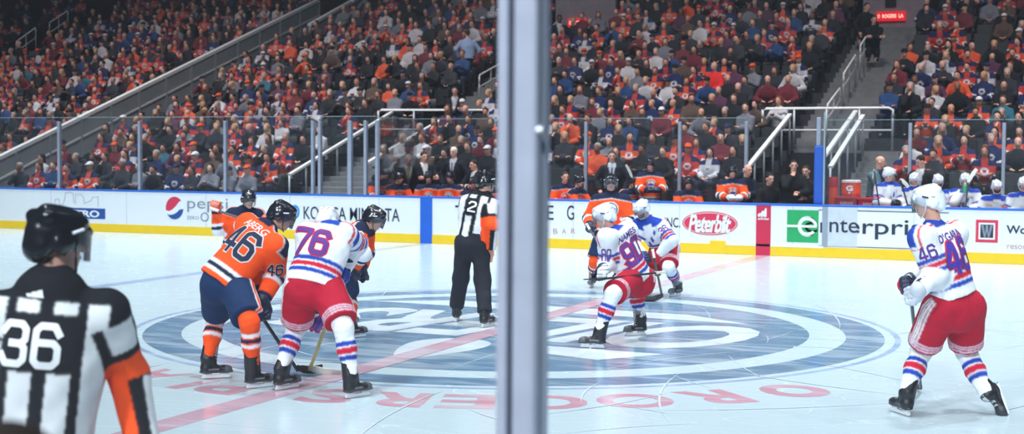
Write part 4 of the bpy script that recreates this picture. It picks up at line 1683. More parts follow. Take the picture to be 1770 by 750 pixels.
def figure(sp):
    D0 = sp['D']
    A = lambda t: at(t[0], t[1], D0+(t[2] if len(t) > 2 else 0))
    J = dict(P=A(sp['P']), N=A(sp['N']), hem=sp.get('hem', .13), panel=sp.get('panel', .36), yoke=sp.get('yoke', .075), yk=sp.get('yk', .09), pdx=sp.get('pdx', 0), pw=sp.get('pw', .15))
    for k in 'LR':
        J['sh'+k] = A(sp['sh'+k])
        J['wr'+k] = A(sp['wr'+k])
        J['hip'+k] = A(sp['hip'+k])
        J['el'+k] = limb_ik(J['sh'+k], J['wr'+k], .31, .28, sp['el'+k])
    feet = {}
    for k in 'LR':
        ft = sp['ft'+k]
        if 'o' in ft:
            o, f, n = ft['o'], nrm(ft['f']), nrm(ft['n'])
        else:
            a, b = gnd(*ft['heel']), gnd(*ft['toe'])
            o, f, n = (a+b)/2, nrm(b-a), np.array([0, 0, 1.])
        feet[k] = (o, f, n)
        J['an'+k] = o+n*.19-f*.068
        J['toe'+k] = o+n*.088+f*.07
        J['heel'+k] = o+n*.10-f*.065
        J['kn'+k] = limb_ik(J['hip'+k], J['an'+k], .45, .43, sp['kn'+k])
        if sp.get('dbg', 0):
            print('LEG', sp['label'][:30], k, round(np.linalg.norm(J['hip'+k]-J['an'+k]), 2))
    if sp.get('dbg', 0):
        print('FIG', sp['label'][:40], 'torso %.2f sh %.2f armL %.2f armR %.2f neckhead %.2f headz %.2f' % (np.linalg.norm(J['N']-J['P']), np.linalg.norm(J['shL']-J['shR']), np.linalg.norm(J['shL']-J['wrL']), np.linalg.norm(J['shR']-J['wrR']), np.linalg.norm(A(sp['head'])-J['N']), A(sp['head'])[2]))
    fr = head_frame(A(sp['head']), facing(*sp['hf']), sp.get('hu', (0, 0, 1)))
    loc = np.array([*(feet['L'][0]+feet['R'][0])[:2]/2, 0])
    root = empty('person', loc, sp['label'], 'person', sp.get('group'))
    kit = sp['kit']
    vox = sp.get('vox', .011)
    ref = kit == 'stripes'
    hands = {}
    grips = {}
    for k in 'LR':
        fd = nrm(J['wr'+k]-J['el'+k])
        G = A(sp['gr'+k]) if 'gr'+k in sp else J['wr'+k]+fd*.09
        ax = sp.get('sx'+k, sp.get('sx'))
        if ax is None:
            ax = np.cross(fd, _f)
        elif len(ax) == 2:
            ax = nrm(A(ax[1])-A(ax[0]))
        grips[k] = (fd, G, np.asarray(ax, float))
        if ref:
            hands[k] = glove(J['wr'+k]-fd*.01, fd, J['wr'+k]+fd*.085, grips[k][2], None, None, None, bare=True, open_=True)
    body_mesh(J, fr, root, loc, vox=sp.get('bvox', .010), hair=lin(sp.get('hair', (60, 44, 36))), beard=sp.get('beard', False), hands=hands)
    ts = sp.get('loose', 1.0)
    V, F = solid(jersey_prims(J, ts*(.94 if ref else 1), .80 if ref else 1.0), vox)
    V = wrinkle(V, F, sp.get('fold', .009), 11, sp.get('seed', 1))
    C = jersey_colors(V, J, kit)
    je = part('jersey', V, F, C, CLOTH, root, loc)
    bvh = BVHTree.FromPolygons([Vector(v) for v in V], [list(map(int, q)) for q in F])
    lat, up, fwd = frame_of(J)
    L = np.linalg.norm(J['N']-J['P'])
    for dc in sp.get('decals', []):
        s, where, hgt, hei, wid, cols = dc[:6]
        if where == 'back':
            dx = dc[6] if len(dc) > 6 else 0
            base, xd, yd, pd = J['P']+up*hgt*L+lat*dx-fwd*.1, lat, up, fwd
        else:
            k = where[-1]
            sh, el = (J['sh'+k], J['el'+k])
            ad = nrm(el-sh)
            out = nrm(CAM-(sh+el)/2) if len(dc) <= 6 else facing(dc[6])
            out = nrm(out-ad*(out@ad))
            base, yd, pd = sh+(el-sh)*hgt+out*.1, -ad, -out
            xd = np.cross(yd, out)
        lift = .004
        for off, c in cols:
            decal(bvh, base, xd, yd, pd, s, off, cols[-1][0], wid, hei, NUM[c], 'jersey_number' if s[0].isdigit() else 'maker_mark' if s == 'bars' else 'jersey_name', je, lift, loc)
            lift += .004
    pk = dict(orange='navy', white='red', stripes='long')[kit]
    pants_mesh(J, pk, root, loc, vox=max(vox, .011), seed=sp.get('seed', 1))
    for k in 'LR':
        o, f, n = feet[k]
        if not ref:
            sock_mesh(J['hip'+k], J['kn'+k], J['an'+k], ORANGE if kit == 'orange' else WHITE, SOCK_O if kit == 'orange' else SOCK_W, root, loc, seed=3)
            cols = (NAVY, ORANGE if sp.get('cuff') == 'o' else NAVY, lin((36, 44, 72))) if kit == 'orange' else (RED if k == sp.get('redhand', 'L') else NAVY, NAVY, WHITE if sp.get('whitegl') else BLUE)
            cols = sp.get('gcols'+k, sp.get('gcols', cols))
            fd, G, ax = grips[k]
            glove(J['wr'+k], fd, G, ax, cols, root, loc, mir=sp.get('mir'+k, 1), vox=.009)
        skate(o, f, n, J['kn'+k], root, loc, boot=BLACK, trim=sp.get('trim', GREY))
    helmet(fr, sp['helmet'], root, loc, visor=sp.get('visor', True), logo=sp.get('hlogo', True))
    return root, J, grips


DARKH, WHITEH = lin((24, 26, 40)), lin((236, 240, 246))
ICEG = 'players and officials on the ice'

# the big referee at the glass
figure(dict(label='referee in striped shirt numbered 36 with orange armbands, back turned, cropped at bottom left', group=ICEG, kit='stripes', D=5.65, vox=.0075, bvox=.008,
            P=(56, 826), N=(92, 492, .02), head=(101, 417, .06), hf=(50, -4), shL=(-4, 545, -.02), shR=(186, 537, .06),
            elL=(-60, 660), wrL=(-40, 770, .12), elR=(226, 655), wrR=(246, 765, .14), hipL=(24, 838), hipR=(106, 838), hem=.10, panel=.545, yoke=.06,
            knL=(20, 1010), knR=(110, 1010), ftL=dict(heel=(10, 1235), toe=(25, 1205)), ftR=dict(heel=(110, 1235), toe=(130, 1200)),
            helmet=lin((14, 16, 24)), hair=(40, 30, 28), seed=4, fold=.007,
            decals=[('36', 'back', .70, .18, .235, [(.02, 'white')], -.045), ('bars', 'back', .955, .032, .075, [(.02, 'white')], -.045)]))

# orange 46, bent over, back turned
_r46, _j46, _g46 = figure(dict(label='player in orange jersey 46 bent over his stick with back turned', group=ICEG, kit='orange', D=13.2,
       P=(389, 479), N=(460, 394, .14), head=(487, 374, .20), hf=(12, -22), shL=(428, 388, .25), shR=(478, 426, .0), elL=(470, 430), wrL=(446, 500, .32),
       elR=(476, 472), wrR=(454, 516, -.02), hipL=(376, 500, .06), hipR=(412, 502, -.08), knL=(373, 562), knR=(432, 560), hem=.08, loose=1.12,
       ftL=dict(heel=(352, 655), toe=(393, 653)), ftR=dict(heel=(430, 672), toe=(467, 668)), grR=(455, 540, -.02), sx=((430, 513), (524, 643)),
       helmet=DARKH, hair=(120, 84, 62), cuff='o', seed=7,
       decals=[('46', 'back', .56, .30, .37, [(.06, 'silver'), (.015, 'navy')]), ('ABERG', 'back', .90, .075, .30, [(.02, 'silver')]), ('46', 'armR', .62, .12, .15, [(.06, 'silver'), (.015, 'navy')])]))
stick('hockey_stick', at(424, 505, 13.3), gnd(521, 650), facing(62), 'dark hockey stick held low by the orange player 46', 'hockey sticks')

# white 76 bent over at the face-off
figure(dict(label='player in white jersey and red pants bent over with back turned beside the orange 46', group=ICEG, kit='white', D=12.75,
       P=(541, 486), N=(571, 396, .22), head=(566, 386, .42), hf=(70, -35), shL=(531, 405, .22), shR=(597, 405, .22), elL=(512, 470), wrL=(545, 545, .40),
       elR=(612, 436), wrR=(593, 466, .38), hipL=(519, 500), hipR=(567, 500), knL=(513, 560), knR=(592, 558), hem=.06, loose=1.06,
       ftL=dict(heel=(474, 676), toe=(517, 669)), ftR=dict(heel=(601, 689), toe=(634, 684)), grL=(548, 560, .42), grR=(592, 479, .40), sx=((592, 479), (546, 562)),
       helmet=WHITEH, hair=(90, 60, 44), seed=9, redhand='L', trim=lin((112, 112, 122)),
       decals=[('76', 'back', .60, .26, .34, [(.06, 'red'), (.015, 'plum')], -.10)]))
stick('hockey_stick', at(600, 462, 13.1), gnd(532, 648), facing(8), 'pale yellow hockey stick with white blade held low between the legs of a bent player', 'hockey sticks', tape=TAPEW, shaft=STICKY)

# orange player mostly hidden behind white 76
figure(dict(label='player in orange with dark helmet mostly hidden behind the bent white player', group=ICEG, kit='orange', D=16.3,
       P=(588, 470), N=(624, 392, 0), head=(647, 378, 0), hf=(-8, -22), shL=(632, 392, .24), shR=(616, 402, -.18), elL=(634, 440), wrL=(624, 464, .12),
       elR=(625, 440), wrR=(612, 462, -.16), hipL=(592, 480, .12), hipR=(586, 482, -.1), knL=(612, 505), knR=(604, 512),
       ftL=dict(heel=(588, 566), toe=(616, 563)), ftR=dict(heel=(600, 585), toe=(630, 582)), grR=(612, 474, -.14), grL=(626, 476, .10), sx=((605, 462), (640, 500)),
       helmet=DARKH, hair=(110, 80, 60), seed=12, decals=[('46', 'armR', .45, .14, .16, [(.015, 'silver')])]))

# far orange player behind 46
figure(dict(label='player in orange with navy shoulders facing the camera behind the orange 46', group=ICEG, kit='orange', D=21.0,
       P=(412, 420), N=(427, 364, -.1), head=(430, 345, -.14), hf=(-62, -12), shL=(446, 372, -.02), shR=(403, 370, -.02), elL=(458, 392), wrL=(462, 385, -.25),
       elR=(376, 402), wrR=(374, 364, -.16), hipL=(421, 430), hipR=(403, 430), knL=(424, 465), knR=(400, 465), gcols=(lin((236, 92, 62)), lin((240, 110, 80)), lin((236, 130, 110))),
       ftL=dict(heel=(428, 502), toe=(430, 508)), ftR=dict(heel=(396, 503), toe=(392, 509)), sx=(0.9, .2, -.3), helmet=DARKH, hair=(120, 90, 70), seed=15))
stick('hockey_stick', at(364, 360, 20.7), at(470, 395, 20.4), facing(0), 'dark hockey stick held across the chest of the navy-shouldered player by the boards', 'hockey sticks')

# linesman
figure(dict(label='linesman in striped shirt 2 and black trousers, back turned, beside the near post', group=ICEG, kit='stripes', D=17.6,
       P=(817, 412), N=(833, 337, .04), head=(842, 315, .03), hf=(28, -10), shL=(807, 350, .05), shR=(849, 353, -.02), elL=(807, 388), wrL=(824, 405, .40),
       elR=(851, 392), wrR=(848, 430, -.06), hipL=(803, 420), hipR=(830, 420), knL=(797, 486), knR=(834, 488), hem=.02, panel=.37, yoke=.02, pw=.075, pdx=-.05,
       ftL=dict(heel=(786, 558), toe=(795, 551)), ftR=dict(heel=(832, 567), toe=(855, 563)), helmet=lin((20, 24, 30)), hair=(50, 40, 36), seed=20, visor=True,
       decals=[('2', 'back', .68, .14, .11, [(.03, 'white')], -.05)]))

# white 90
figure(dict(label='player in white jersey 90 crouching with back turned inside the centre circle', group=ICEG, kit='white', D=16.1,
       P=(1098, 478, .1), N=(1056, 402, .02), head=(1044, 374, -.02), hf=(184, -14), shL=(1048, 411, -.22), shR=(1086, 398, .10), elL=(1048, 446), wrL=(1043, 464, -.40),
       elR=(1075, 440), wrR=(1072, 470, .05), hipL=(1086, 487, -.06), hipR=(1109, 485, .16), knL=(1058, 514), knR=(1102, 516), hem=.06, loose=1.04,
       ftL=dict(heel=(1041, 602), toe=(1008, 601)), ftR=dict(heel=(1116, 579), toe=(1081, 581)), grL=(1036, 476, -.44), sx=((1147, 470, .0), (1030, 478, -.44)),
       helmet=WHITEH, hair=(70, 50, 40), seed=23, redhand='R', gcols=(NAVY, RED, WHITE),
       decals=[('90', 'back', .50, .27, .34, [(.06, 'red'), (.015, 'plum')]), ('NAMES', 'back', .84, .075, .30, [(.02, 'plum')]), ('90', 'armL', .50, .12, .11, [(.015, 'plum')])]))
stick('hockey_stick', at(1148, 470, 16.2), at(1024, 484, 15.5), facing(100), 'grey hockey stick held level by the crouching white player 90', 'hockey sticks', up=(0, 0, .2))

# orange facing the camera
figure(dict(label='player in orange facing the camera behind the white 90 with round crest on chest', group=ICEG, kit='orange', D=22.3,
       P=(1054, 398), N=(1056, 337), head=(1056, 316, -.02), hf=(-92, -4), shL=(1079, 347), shR=(1033, 347), elL=(1087, 376), wrL=(1078, 400, -.25),
       elR=(1020, 372), wrR=(1020, 390, -.22), hipL=(1064, 408), hipR=(1044, 408), knL=(1067, 446), knR=(1030, 446),
       ftL=dict(heel=(1072, 492), toe=(1069, 499)), ftR=dict(heel=(1028, 494), toe=(1017, 499)), sx=(0.9, .2, -.2), yk=.055, helmet=lin((24, 30, 40)), hair=(110, 84, 66), seed=26))
stick('hockey_stick', at(1014, 388, 22.0), gnd(1098, 520), facing(-20), 'dark hockey stick in the gloves of the orange player facing the camera', 'hockey sticks')

# white 36 facing left
figure(dict(label='player in white with blue shoulders bending forward behind the white 90', group=ICEG, kit='white', D=21.2,
       P=(1149, 424, .1), N=(1121, 382, -.1), head=(1109, 362, -.16), hf=(-140, -24), shL=(1141, 390, -.12), shR=(1106, 388, -.02), elL=(1164, 404), wrL=(1140, 440, -.2),
       elR=(1095, 420), wrR=(1112, 440, -.25), hipL=(1157, 428, .06), hipR=(1141, 430, .12), knL=(1154, 458), knR=(1128, 462), hem=.08,
       ftL=dict(heel=(1176, 511), toe=(1159, 513)), ftR=dict(heel=(1126, 512), toe=(1110, 516)), sx=((1134, 440), (1147, 514)), yk=.05, helmet=WHITEH, hair=(90, 64, 50), seed=29, beard=True,
       decals=[('36', 'armL', .45, .12, .14, [(.02, 'plum')])]))
stick('hockey_stick', at(1128, 432, 20.95), gnd(1146, 520), facing(200), 'black-bladed hockey stick on the ice held by the white player bending forward', 'hockey sticks')

# white 46 gliding at the right
_o = at(1733, 690, 11.95)
_o = np.array([_o[0], _o[1], .13])
_kick = dict(o=at(1735, 688, 11.9), f=nrm(at(1744, 716, 11.9)-at(1727, 668, 12.0)), n=nrm(at(1700, 700, 11.8)-at(1735, 688, 11.95)))
figure(dict(label='player in white jersey 46 and red pants gliding at the right, one skate kicked back', group=ICEG, kit='white', D=11.75,
       P=(1650, 520), N=(1614, 394, .0), head=(1604, 349, .0), hf=(165, -6), shL=(1593, 412, -.16), shR=(1650, 404, .17), elL=(1618, 472), wrL=(1588, 500, -.36),
       elR=(1625, 470), wrR=(1578, 484, .10), hipL=(1624, 534, -.06), hipR=(1672, 532, .06), knL=(1598, 592), knR=(1668, 596), hem=-.04, loose=1.05,
       ftL=dict(heel=(1574, 721), toe=(1541, 710)), ftR=_kick, grL=(1576, 511, -.30), grR=(1568, 493, .0), sx=((1570, 470, .04), (1582, 545, -.10)),
       helmet=WHITEH, hair=(130, 70, 50), seed=33, whitegl=True, redhand='L', gcolsL=(lin((196, 202, 214)), NAVY, WHITE), gcolsR=(NAVY, WHITE, RED), trim=lin((60, 62, 72)),
       decals=[('46', 'back', .58, .28, .36, [(.06, 'red'), (.015, 'blue')]), ("O'GARA", 'back', .86, .075, .34, [(.02, 'plum')]), ('46', 'armL', .40, .12, .15, [(.02, 'plum')])]))
stick('hockey_stick', at(1571, 478, 11.75), gnd(1592, 678), facing(95), 'hockey stick in the gloves of the gliding white player 46, hidden behind his leg', 'hockey sticks')
# ------------------------------------------------------------------ bench players and staff
def sitter(px, py, Y, kit, label, group, face=-90, hpitch=-8, bface=None, lean=12, stand=False, helmet_c=None, hair=(60, 44, 36), hairlong=False, bald=False, hands='lap', cols=None, zfloor=.3, gcols=None, vox=.017, beard=False, skin=SKINC, hface=None):
    hc = onY(px, py, Y)
    bf = facing(bface if bface is not None else face)
    up = np.array([0, 0, 1.])
    lt = np.cross(bf, up)
    lr = math.radians(lean)
    sp = nrm(up*math.cos(lr)+bf*math.sin(lr))
    N = hc-np.array([0, 0, .215])-bf*.04
    P = N-sp*.54
    zr = zfloor
    J = dict(P=P, N=N, hem=.10, yk=.025)
    for k, s in (('L', -1), ('R', 1)):
        J['sh'+k] = N+lt*s*.20-sp*.07
        J['hip'+k] = P+lt*s*.10-up*.02
        if stand:
            J['an'+k] = np.array([*(P+lt*s*.13)[:2], zr+.10])
            J['kn'+k] = (J['hip'+k]+J['an'+k])/2+bf*.05
        else:
            J['kn'+k] = P+bf*.42+lt*s*.16+up*.0
            J['an'+k] = np.array([*(J['kn'+k]-bf*.02)[:2], max(zr+.10, J['kn'+k][2]-.46)])
        J['toe'+k] = J['an'+k]+bf*.13-up*.05
        if hands == 'lap':
            J['wr'+k] = P+bf*.34+lt*s*.08+up*.16
        elif hands == 'board':
            J['wr'+k] = N+bf*.40+lt*s*.12-up*.34
        elif hands == 'mouth':
            J['wr'+k] = hc+bf*.13+lt*s*.05-up*.22 if k == 'R' else P+bf*.34+lt*s*.08+up*.16
        elif hands == 'down':
            J['wr'+k] = N+lt*s*.28-up*.56+bf*.06
        elif hands == 'cross':
            J['wr'+k] = N+bf*.24-lt*s*.12-up*.30
        J['el'+k] = limb_ik(J['sh'+k], J['wr'+k], .31, .28, J['sh'+k]+lt*s*.25-up*.28-bf*.05)
    fr = head_frame(hc, facing(hface if hface is not None else face, hpitch), up)
    loc = np.array([P[0], P[1], zr])
    root = empty('person', loc, label, 'person', group)
    team = kit in ('orange', 'white')
    hd = {}
    if not team:
        for k in 'LR':
            fd = nrm(J['wr'+k]-J['el'+k])
            hd[k] = glove(J['wr'+k], fd, J['wr'+k]+fd*.08, lt if abs(fd@lt) < .8 else up, None, None, None, bare=True, open_=True)
    body_mesh(J, fr, root, loc, vox=.014 if team else .011, hair=lin(hair) if not bald else None, beard=beard, hands=hd, bald=bald, skin=skin)
    if team:
        V, F = solid(jersey_prims(J), vox)
        V = wrinkle(V, F, .010, 11, int(px))
        C = jersey_colors(V, J, kit)
        part('jersey', V, F, C, CLOTH, root, loc)
        for k in 'LR':
            fd = nrm(J['wr'+k]-J['el'+k])
            gc = gcols or ((NAVY, NAVY, lin((36, 44, 72))) if kit == 'orange' else (lin((40, 44, 60)), WHITE, NAVY))
            glove(J['wr'+k], fd, J['wr'+k]+fd*.09, lt, gc, root, loc, vox=.014)
    else:
        V, F = solid(jersey_prims(J, .90, .74, .04), vox)
        V = wrinkle(V, F, .007, 12, int(px))
        la, u2, fw = frame_of(J)
        C = np.tile(np.array(lin(cols[0])), (len(V), 1))
        q = V-J['P']
        a, b, h = q@la, q@fw, q@u2
        L = np.linalg.norm(J['N']-J['P'])
        if len(cols) > 1:
            C[(b > .04) & (np.abs(a) < .010+.065*np.clip((h-.18)/(L-.18), 0, 1)) & (h > .16)] = lin(cols[1])
        if len(cols) > 2:
            C[(b > .04) & (np.abs(a) < .022) & (h > .16) & (h < L-.02)] = lin(cols[2])
        if len(cols) > 1:
            C[(h > L-.01) & (np.abs(a) < .09) & (b > -.02)] = lin(cols[1])
        part('jacket', V, F, C, CLOTH, root, loc)
    leg = [cone(P+sp*.05, P-up*.05, .165, .175, 1, .8, lt, .05, n='')]
    for k in 'LR':
        leg += [cone(J['hip'+k], J['kn'+k], .115, .095, k=.04), cone(J['kn'+k], J['an'+k], .095, .075, k=.04, fb=True), cone(J['an'+k]-up*.04-bf*.05, J['toe'+k], .05, .042, k=.02)]
    V, F = solid(leg, .024)
    lc = dict(orange=lin((18, 40, 80)), white=RED).get(kit, lin((28, 30, 38)))
    part('hockey_pants' if team else 'trousers', V, F, np.tile(np.array(lc), (len(V), 1)), CLOTH, root, loc)
    if helmet_c is not None:
        helmet(fr, helmet_c, root, loc, visor=False, vox=.011, logo=False)
    elif hairlong:
        A = np.array([fr[1], fr[2], fr[3]])
        V, F = solid([ell(hp(fr, 0, -.03, .04), (.088, .10, .095), A, .02), ell(hp(fr, 0, -.06, -.08), (.10, .06, .13), A, .03), dict(ell(hp(fr, 0, .075, -.04), (.062, .07, .10), A), sub=True)], .014)
        part('hair', V, F, np.tile(np.array(lin(hair)), (len(V), 1)), CLOTH, root, loc)
    elif not bald:
        A = np.array([fr[1], fr[2], fr[3]])
        V, F = solid([ell(hp(fr, 0, -.022, .045), (.083, .098, .085), A, .02), dict(ell(hp(fr, 0, .09, -.03), (.09, .085, .095), A), sub=True)], .012)
        part('hair', V, F, np.tile(np.array(lin(hair)), (len(V), 1)), CLOTH, root, loc)
    return root


BO, BWt = 'players in orange on the bench', 'players in white on the bench'
for a in (
    (658, 301, 13.85, 'orange bench player leaning on the boards at the left end of the bench', dict(face=-80, lean=25, hands='board')),
    (690, 307, 13.95, 'orange bench player turned sideways with gloved hand over the boards', dict(face=-30, bface=-60, lean=30, hands='board')),
    (741, 306, 13.95, 'orange bench player seated in front of the man with the white towel', dict(face=-85, lean=14)),
    (778, 306, 13.95, 'orange bench player seated in front of the white-haired coach', dict(face=-120, lean=14)),
    (818, 316, 13.95, 'orange bench player half hidden by the linesman helmet', dict(face=-90, lean=16)),
    (862, 314, 13.95, 'orange bench player between the linesman and the near glass post', dict(face=-90, lean=16)),
    (977, 306, 13.95, 'bareheaded orange bench player right of the near glass post', dict(face=-75, lean=12, nohelm=1)),
    (1001, 313, 13.9, 'orange bench player turned away with dark glove over the boards', dict(face=-40, lean=24, hands='board')),
    (1094, 314, 13.95, 'orange bench player leaning low with a stick behind the standing one', dict(face=-60, lean=28)),
    (1124, 284, 13.90, 'orange bench player standing tall above the seated ones', dict(face=-110, bface=-85, lean=4, stand=True, hands='board')),
    (1190, 316, 13.9, 'orange bench player seated low right of the standing one', dict(face=-90, lean=18, hands='board')),
    (1266, 296, 13.80, 'orange bench player leaning forward at the right end, white glove on the boards', dict(face=-90, lean=12, stand=True, hands='board', gcols=(WHITE, WHITE, WHITE)))):
    k = dict(a[4])
    nh = k.pop('nohelm', 0)
    sitter(a[0], a[1], a[2], 'orange', a[3], BO, helmet_c=None if nh else DARKH, **k)
for a in (
    (1537, 301, 13.8, 'white bench player sitting tall at the left end with an upright stick', dict(face=-40, bface=-70, lean=10)),
    (1580, 310, 13.95, 'white bench player in front of the leaning coach, drinking behind a stick', dict(face=-120, lean=10)),
    (1622, 313, 13.95, 'white bench player with dark beard right of the gliding player helmet', dict(face=-90, lean=8, beard=True)),
    (1668, 311, 13.95, 'white bench player lifting a green bottle to the mouth', dict(face=-110, lean=10, hands='mouth')),
    (1723, 323, 13.9, 'white bench player leaning forward, bearded, near the right edge', dict(face=-95, lean=26, beard=True)),
    (1769, 318, 13.9, 'white bench player cut off by the right edge', dict(face=-110, lean=18))):
    sitter(a[0], a[1], a[2], 'white', a[3], BWt, helmet_c=WHITEH, **a[4])
SG = 'coaches and staff behind the benches'
for a in (
    (733, 271, 14.6, 'staff man in dark jacket with white towel on shoulder behind the bench', dict(face=-60, stand=True, hands='cross', cols=((24, 26, 36), (224, 224, 224)), hair=(50, 40, 36))),
    (706, 276, 14.7, 'staff man in black with pale scarf, left of the one with towel', dict(face=-80, stand=True, hands='down', cols=((22, 24, 32), (170, 166, 150)), hair=(170, 160, 150))),
    (784, 263, 14.55, 'white-haired coach in dark suit behind the orange bench', dict(face=-120, stand=True, hands='down', cols=((24, 28, 40), (190, 190, 200), (70, 50, 80)), hair=(218, 212, 204))),
    (819, 285, 14.55, 'coach in black jacket turned to the side behind the linesman', dict(face=-150, stand=True, hands='cross', cols=((20, 22, 30), (200, 200, 205)), hair=(60, 44, 38))),
    (1058, 270, 14.6, 'coach in dark suit with blue tie standing behind the orange bench', dict(face=-95, stand=True, hands='down', cols=((34, 36, 46), (200, 208, 222), (40, 60, 100)), hair=(70, 52, 44))),
    (1293, 294, 14.3, 'staff man in navy top at the right end of the orange bench', dict(face=-60, stand=True, hands='cross', cols=((22, 28, 50),), bald=True)),
    (1331, 309, 14.3, 'person in black crouching at the tunnel mouth by the blue post', dict(face=-70, lean=14, cols=((18, 20, 26),), hair=(40, 34, 34))),
    (1393, 296, 14.6, 'person in dark jacket close left of the blue padded post', dict(face=-120, stand=True, cols=((26, 26, 34),), hair=(50, 40, 36))),
    (1522, 280, 14.6, 'balding man in grey-blue sweater behind the first white bench player', dict(face=-20, bface=-60, stand=True, hands='cross', cols=((92, 120, 132), (30, 44, 70)), bald=True)),
    (1591, 279, 14.5, 'dark-haired coach in brown-black suit leaning over the white bench', dict(face=-165, bface=-130, hpitch=-25, lean=22, stand=True, hands='down', cols=((34, 30, 36), (220, 220, 224)), hair=(44, 34, 32)))):
    sitter(a[0], a[1], a[2], 'suit', a[3], SG, **a[4])
# big dark television camera operator in the tunnel mouth
sitter(1372, 286, 14.3, 'suit', 'bulky camera operator in black hooded coat left of the blue post', SG, face=-95, stand=True, hands='mouth', cols=((22, 24, 30),), hair=(24, 24, 28), lean=6)
# bench sticks
BS = 'sticks held on the white bench'
stick('hockey_stick', onY(1522, 372, 13.45), onY(1510, 289, 13.5), (0, .3, -.95), 'dark stick with white taped top held upright at the left end of the white bench', BS, tape=TAPEW, butt_tape=False, bl=.24, up=(0, 0, 0))
stick('hockey_stick', onY(1571, 362, 13.4), onY(1555, 306, 13.45), (.65, .1, -.7), 'dark stick with slanted white blade between the first two white bench players', BS, tape=TAPEW, butt_tape=False, bl=.27, up=(0, 0, 0))
stick('hockey_stick', onY(1668, 368, 13.4), onY(1674, 310, 13.5), (.55, .1, .8), 'dark stick with white blade pointing up right of the bottle-drinking player', BS, tape=TAPEW, butt_tape=False, bl=.26, up=(0, 0, 0))
stick('hockey_stick', onY(1103, 345, 13.5), onY(1091, 302, 13.5), (-.4, .1, .8), 'stick with pale blade held slanted beside the standing orange bench player', BS, tape=TAPEW, butt_tape=False, bl=.25, up=(0, 0, 0))
GRB = mat('bottle_green', (70, 190, 130), rough=.4)
bp_ = onY(1668, 323, 13.62)
bt = empty('drinks_bottle', bp_, 'green drinks bottle at the mouth of a white bench player', 'bottle')
mb = MB(); mb.tube([bp_+np.array([0, 0, -.12]), bp_+np.array([0, 0, .02]), bp_+np.array([0, 0, .05])], [.036, .036, .018], 12); mb.build('flask', GRB, bt, bp_)
mb = MB(); mb.tube([bp_+np.array([0, 0, .05]), bp_+np.array([0, .02, .09])], [.014, .008], 8); mb.build('spout', WHI, bt, bp_)
# ------------------------------------------------------------------ spectators: seated people built once per pose, then placed seat by seat
def objcolor_mat(name, rough, attr):
    """colour from the object, with jersey trim (white, navy) from the mesh's own pattern"""
    m = bpy.data.materials.new(name)
    m.use_nodes = True
    nt = m.node_tree
    b = bsdf(m)
    b.inputs['Roughness'].default_value = rough
    b.inputs['Specular IOR Level'].default_value = .25
    oi = nt.nodes.new('ShaderNodeObjectInfo')
    at_ = nt.nodes.new('ShaderNodeAttribute')
    at_.attribute_name = attr
    sp = nt.nodes.new('ShaderNodeSeparateColor')
    nt.links.new(at_.outputs['Color'], sp.inputs[0])
    m1 = nt.nodes.new('ShaderNodeMix')
    m1.data_type = 'RGBA'
    nt.links.new(sp.outputs[0], m1.inputs['Factor'])
    nt.links.new(oi.outputs['Color'], m1.inputs[6])
    m1.inputs[7].default_value = (*lin((222, 222, 226)), 1)
    m2 = nt.nodes.new('ShaderNodeMix')
    m2.data_type = 'RGBA'
    nt.links.new(sp.outputs[1], m2.inputs['Factor'])
    nt.links.new(m1.outputs[2], m2.inputs[6])
    m2.inputs[7].default_value = (*lin((28, 40, 84)), 1)
    nt.links.new(m2.outputs[2], b.inputs['Base Color'])
    return m


FAN = objcolor_mat('fan_clothing', .85, 'Trim')
FANSKIN = objcolor_mat('fan_skin', .55, 'Trim')
CROWDM = mat('crowd_clothing', (128, 128, 128), rough=.8, var=.08, vscale=5, attr='Col')


def fan_pose(p):
    r = random.Random(p)
    J = {}
    lean = [0, 6, -2, 14, 3, 22, 0, 8][p]
    tw = [0, 10, -12, 5, -6, 0, 14, -15][p]
    up = np.array([0, 0, 1.])
    bf = np.array([0, -1., 0])
    lt = np.cross(bf, up)
    sp = nrm(up*math.cos(math.radians(lean))+bf*math.sin(math.radians(lean)))
    P = np.array([0, .0, .52])
    N = P+sp*.56
    J.update(P=P, N=N, hem=.06)
    kind = ['lap', 'cross', 'lap', 'chin', 'clap', 'knees', 'lap', 'cross'][p]
    for k, s in (('L', -1), ('R', 1)):
        J['sh'+k] = N+lt*s*.18-sp*.07
        J['hip'+k] = P+lt*s*.09
        J['kn'+k] = P+bf*.43+lt*s*(.12+.03*(p % 3))+up*.02
        J['an'+k] = np.array([J['kn'+k][0], J['kn'+k][1]+.03, .10])
        J['toe'+k] = J['an'+k]+bf*.14-up*.05
        wr = dict(lap=P+bf*.30+lt*s*.07+up*.15, cross=P+bf*.24-lt*s*.09+up*.27, chin=(N+bf*.16+lt*.04-up*.02) if k == 'R' else P+bf*.30+up*.14,
                  clap=P+bf*.36+lt*s*.03+up*.38, knees=J['kn'+k]+up*.12-bf*.03-lt*s*.05)[kind]
        J['wr'+k] = np.asarray(wr, float)
        J['el'+k] = limb_ik(J['sh'+k], J['wr'+k], .30, .26, J['sh'+k]+lt*s*.2-up*.26+bf*.02)
    hd = nrm(bf*math.cos(math.radians(tw))+lt*math.sin(math.radians(tw))-up*.06)
    fr = head_frame(N+up*.195+sp*.0+bf*.03, hd, up)
    return J, fr, lt, bf, up


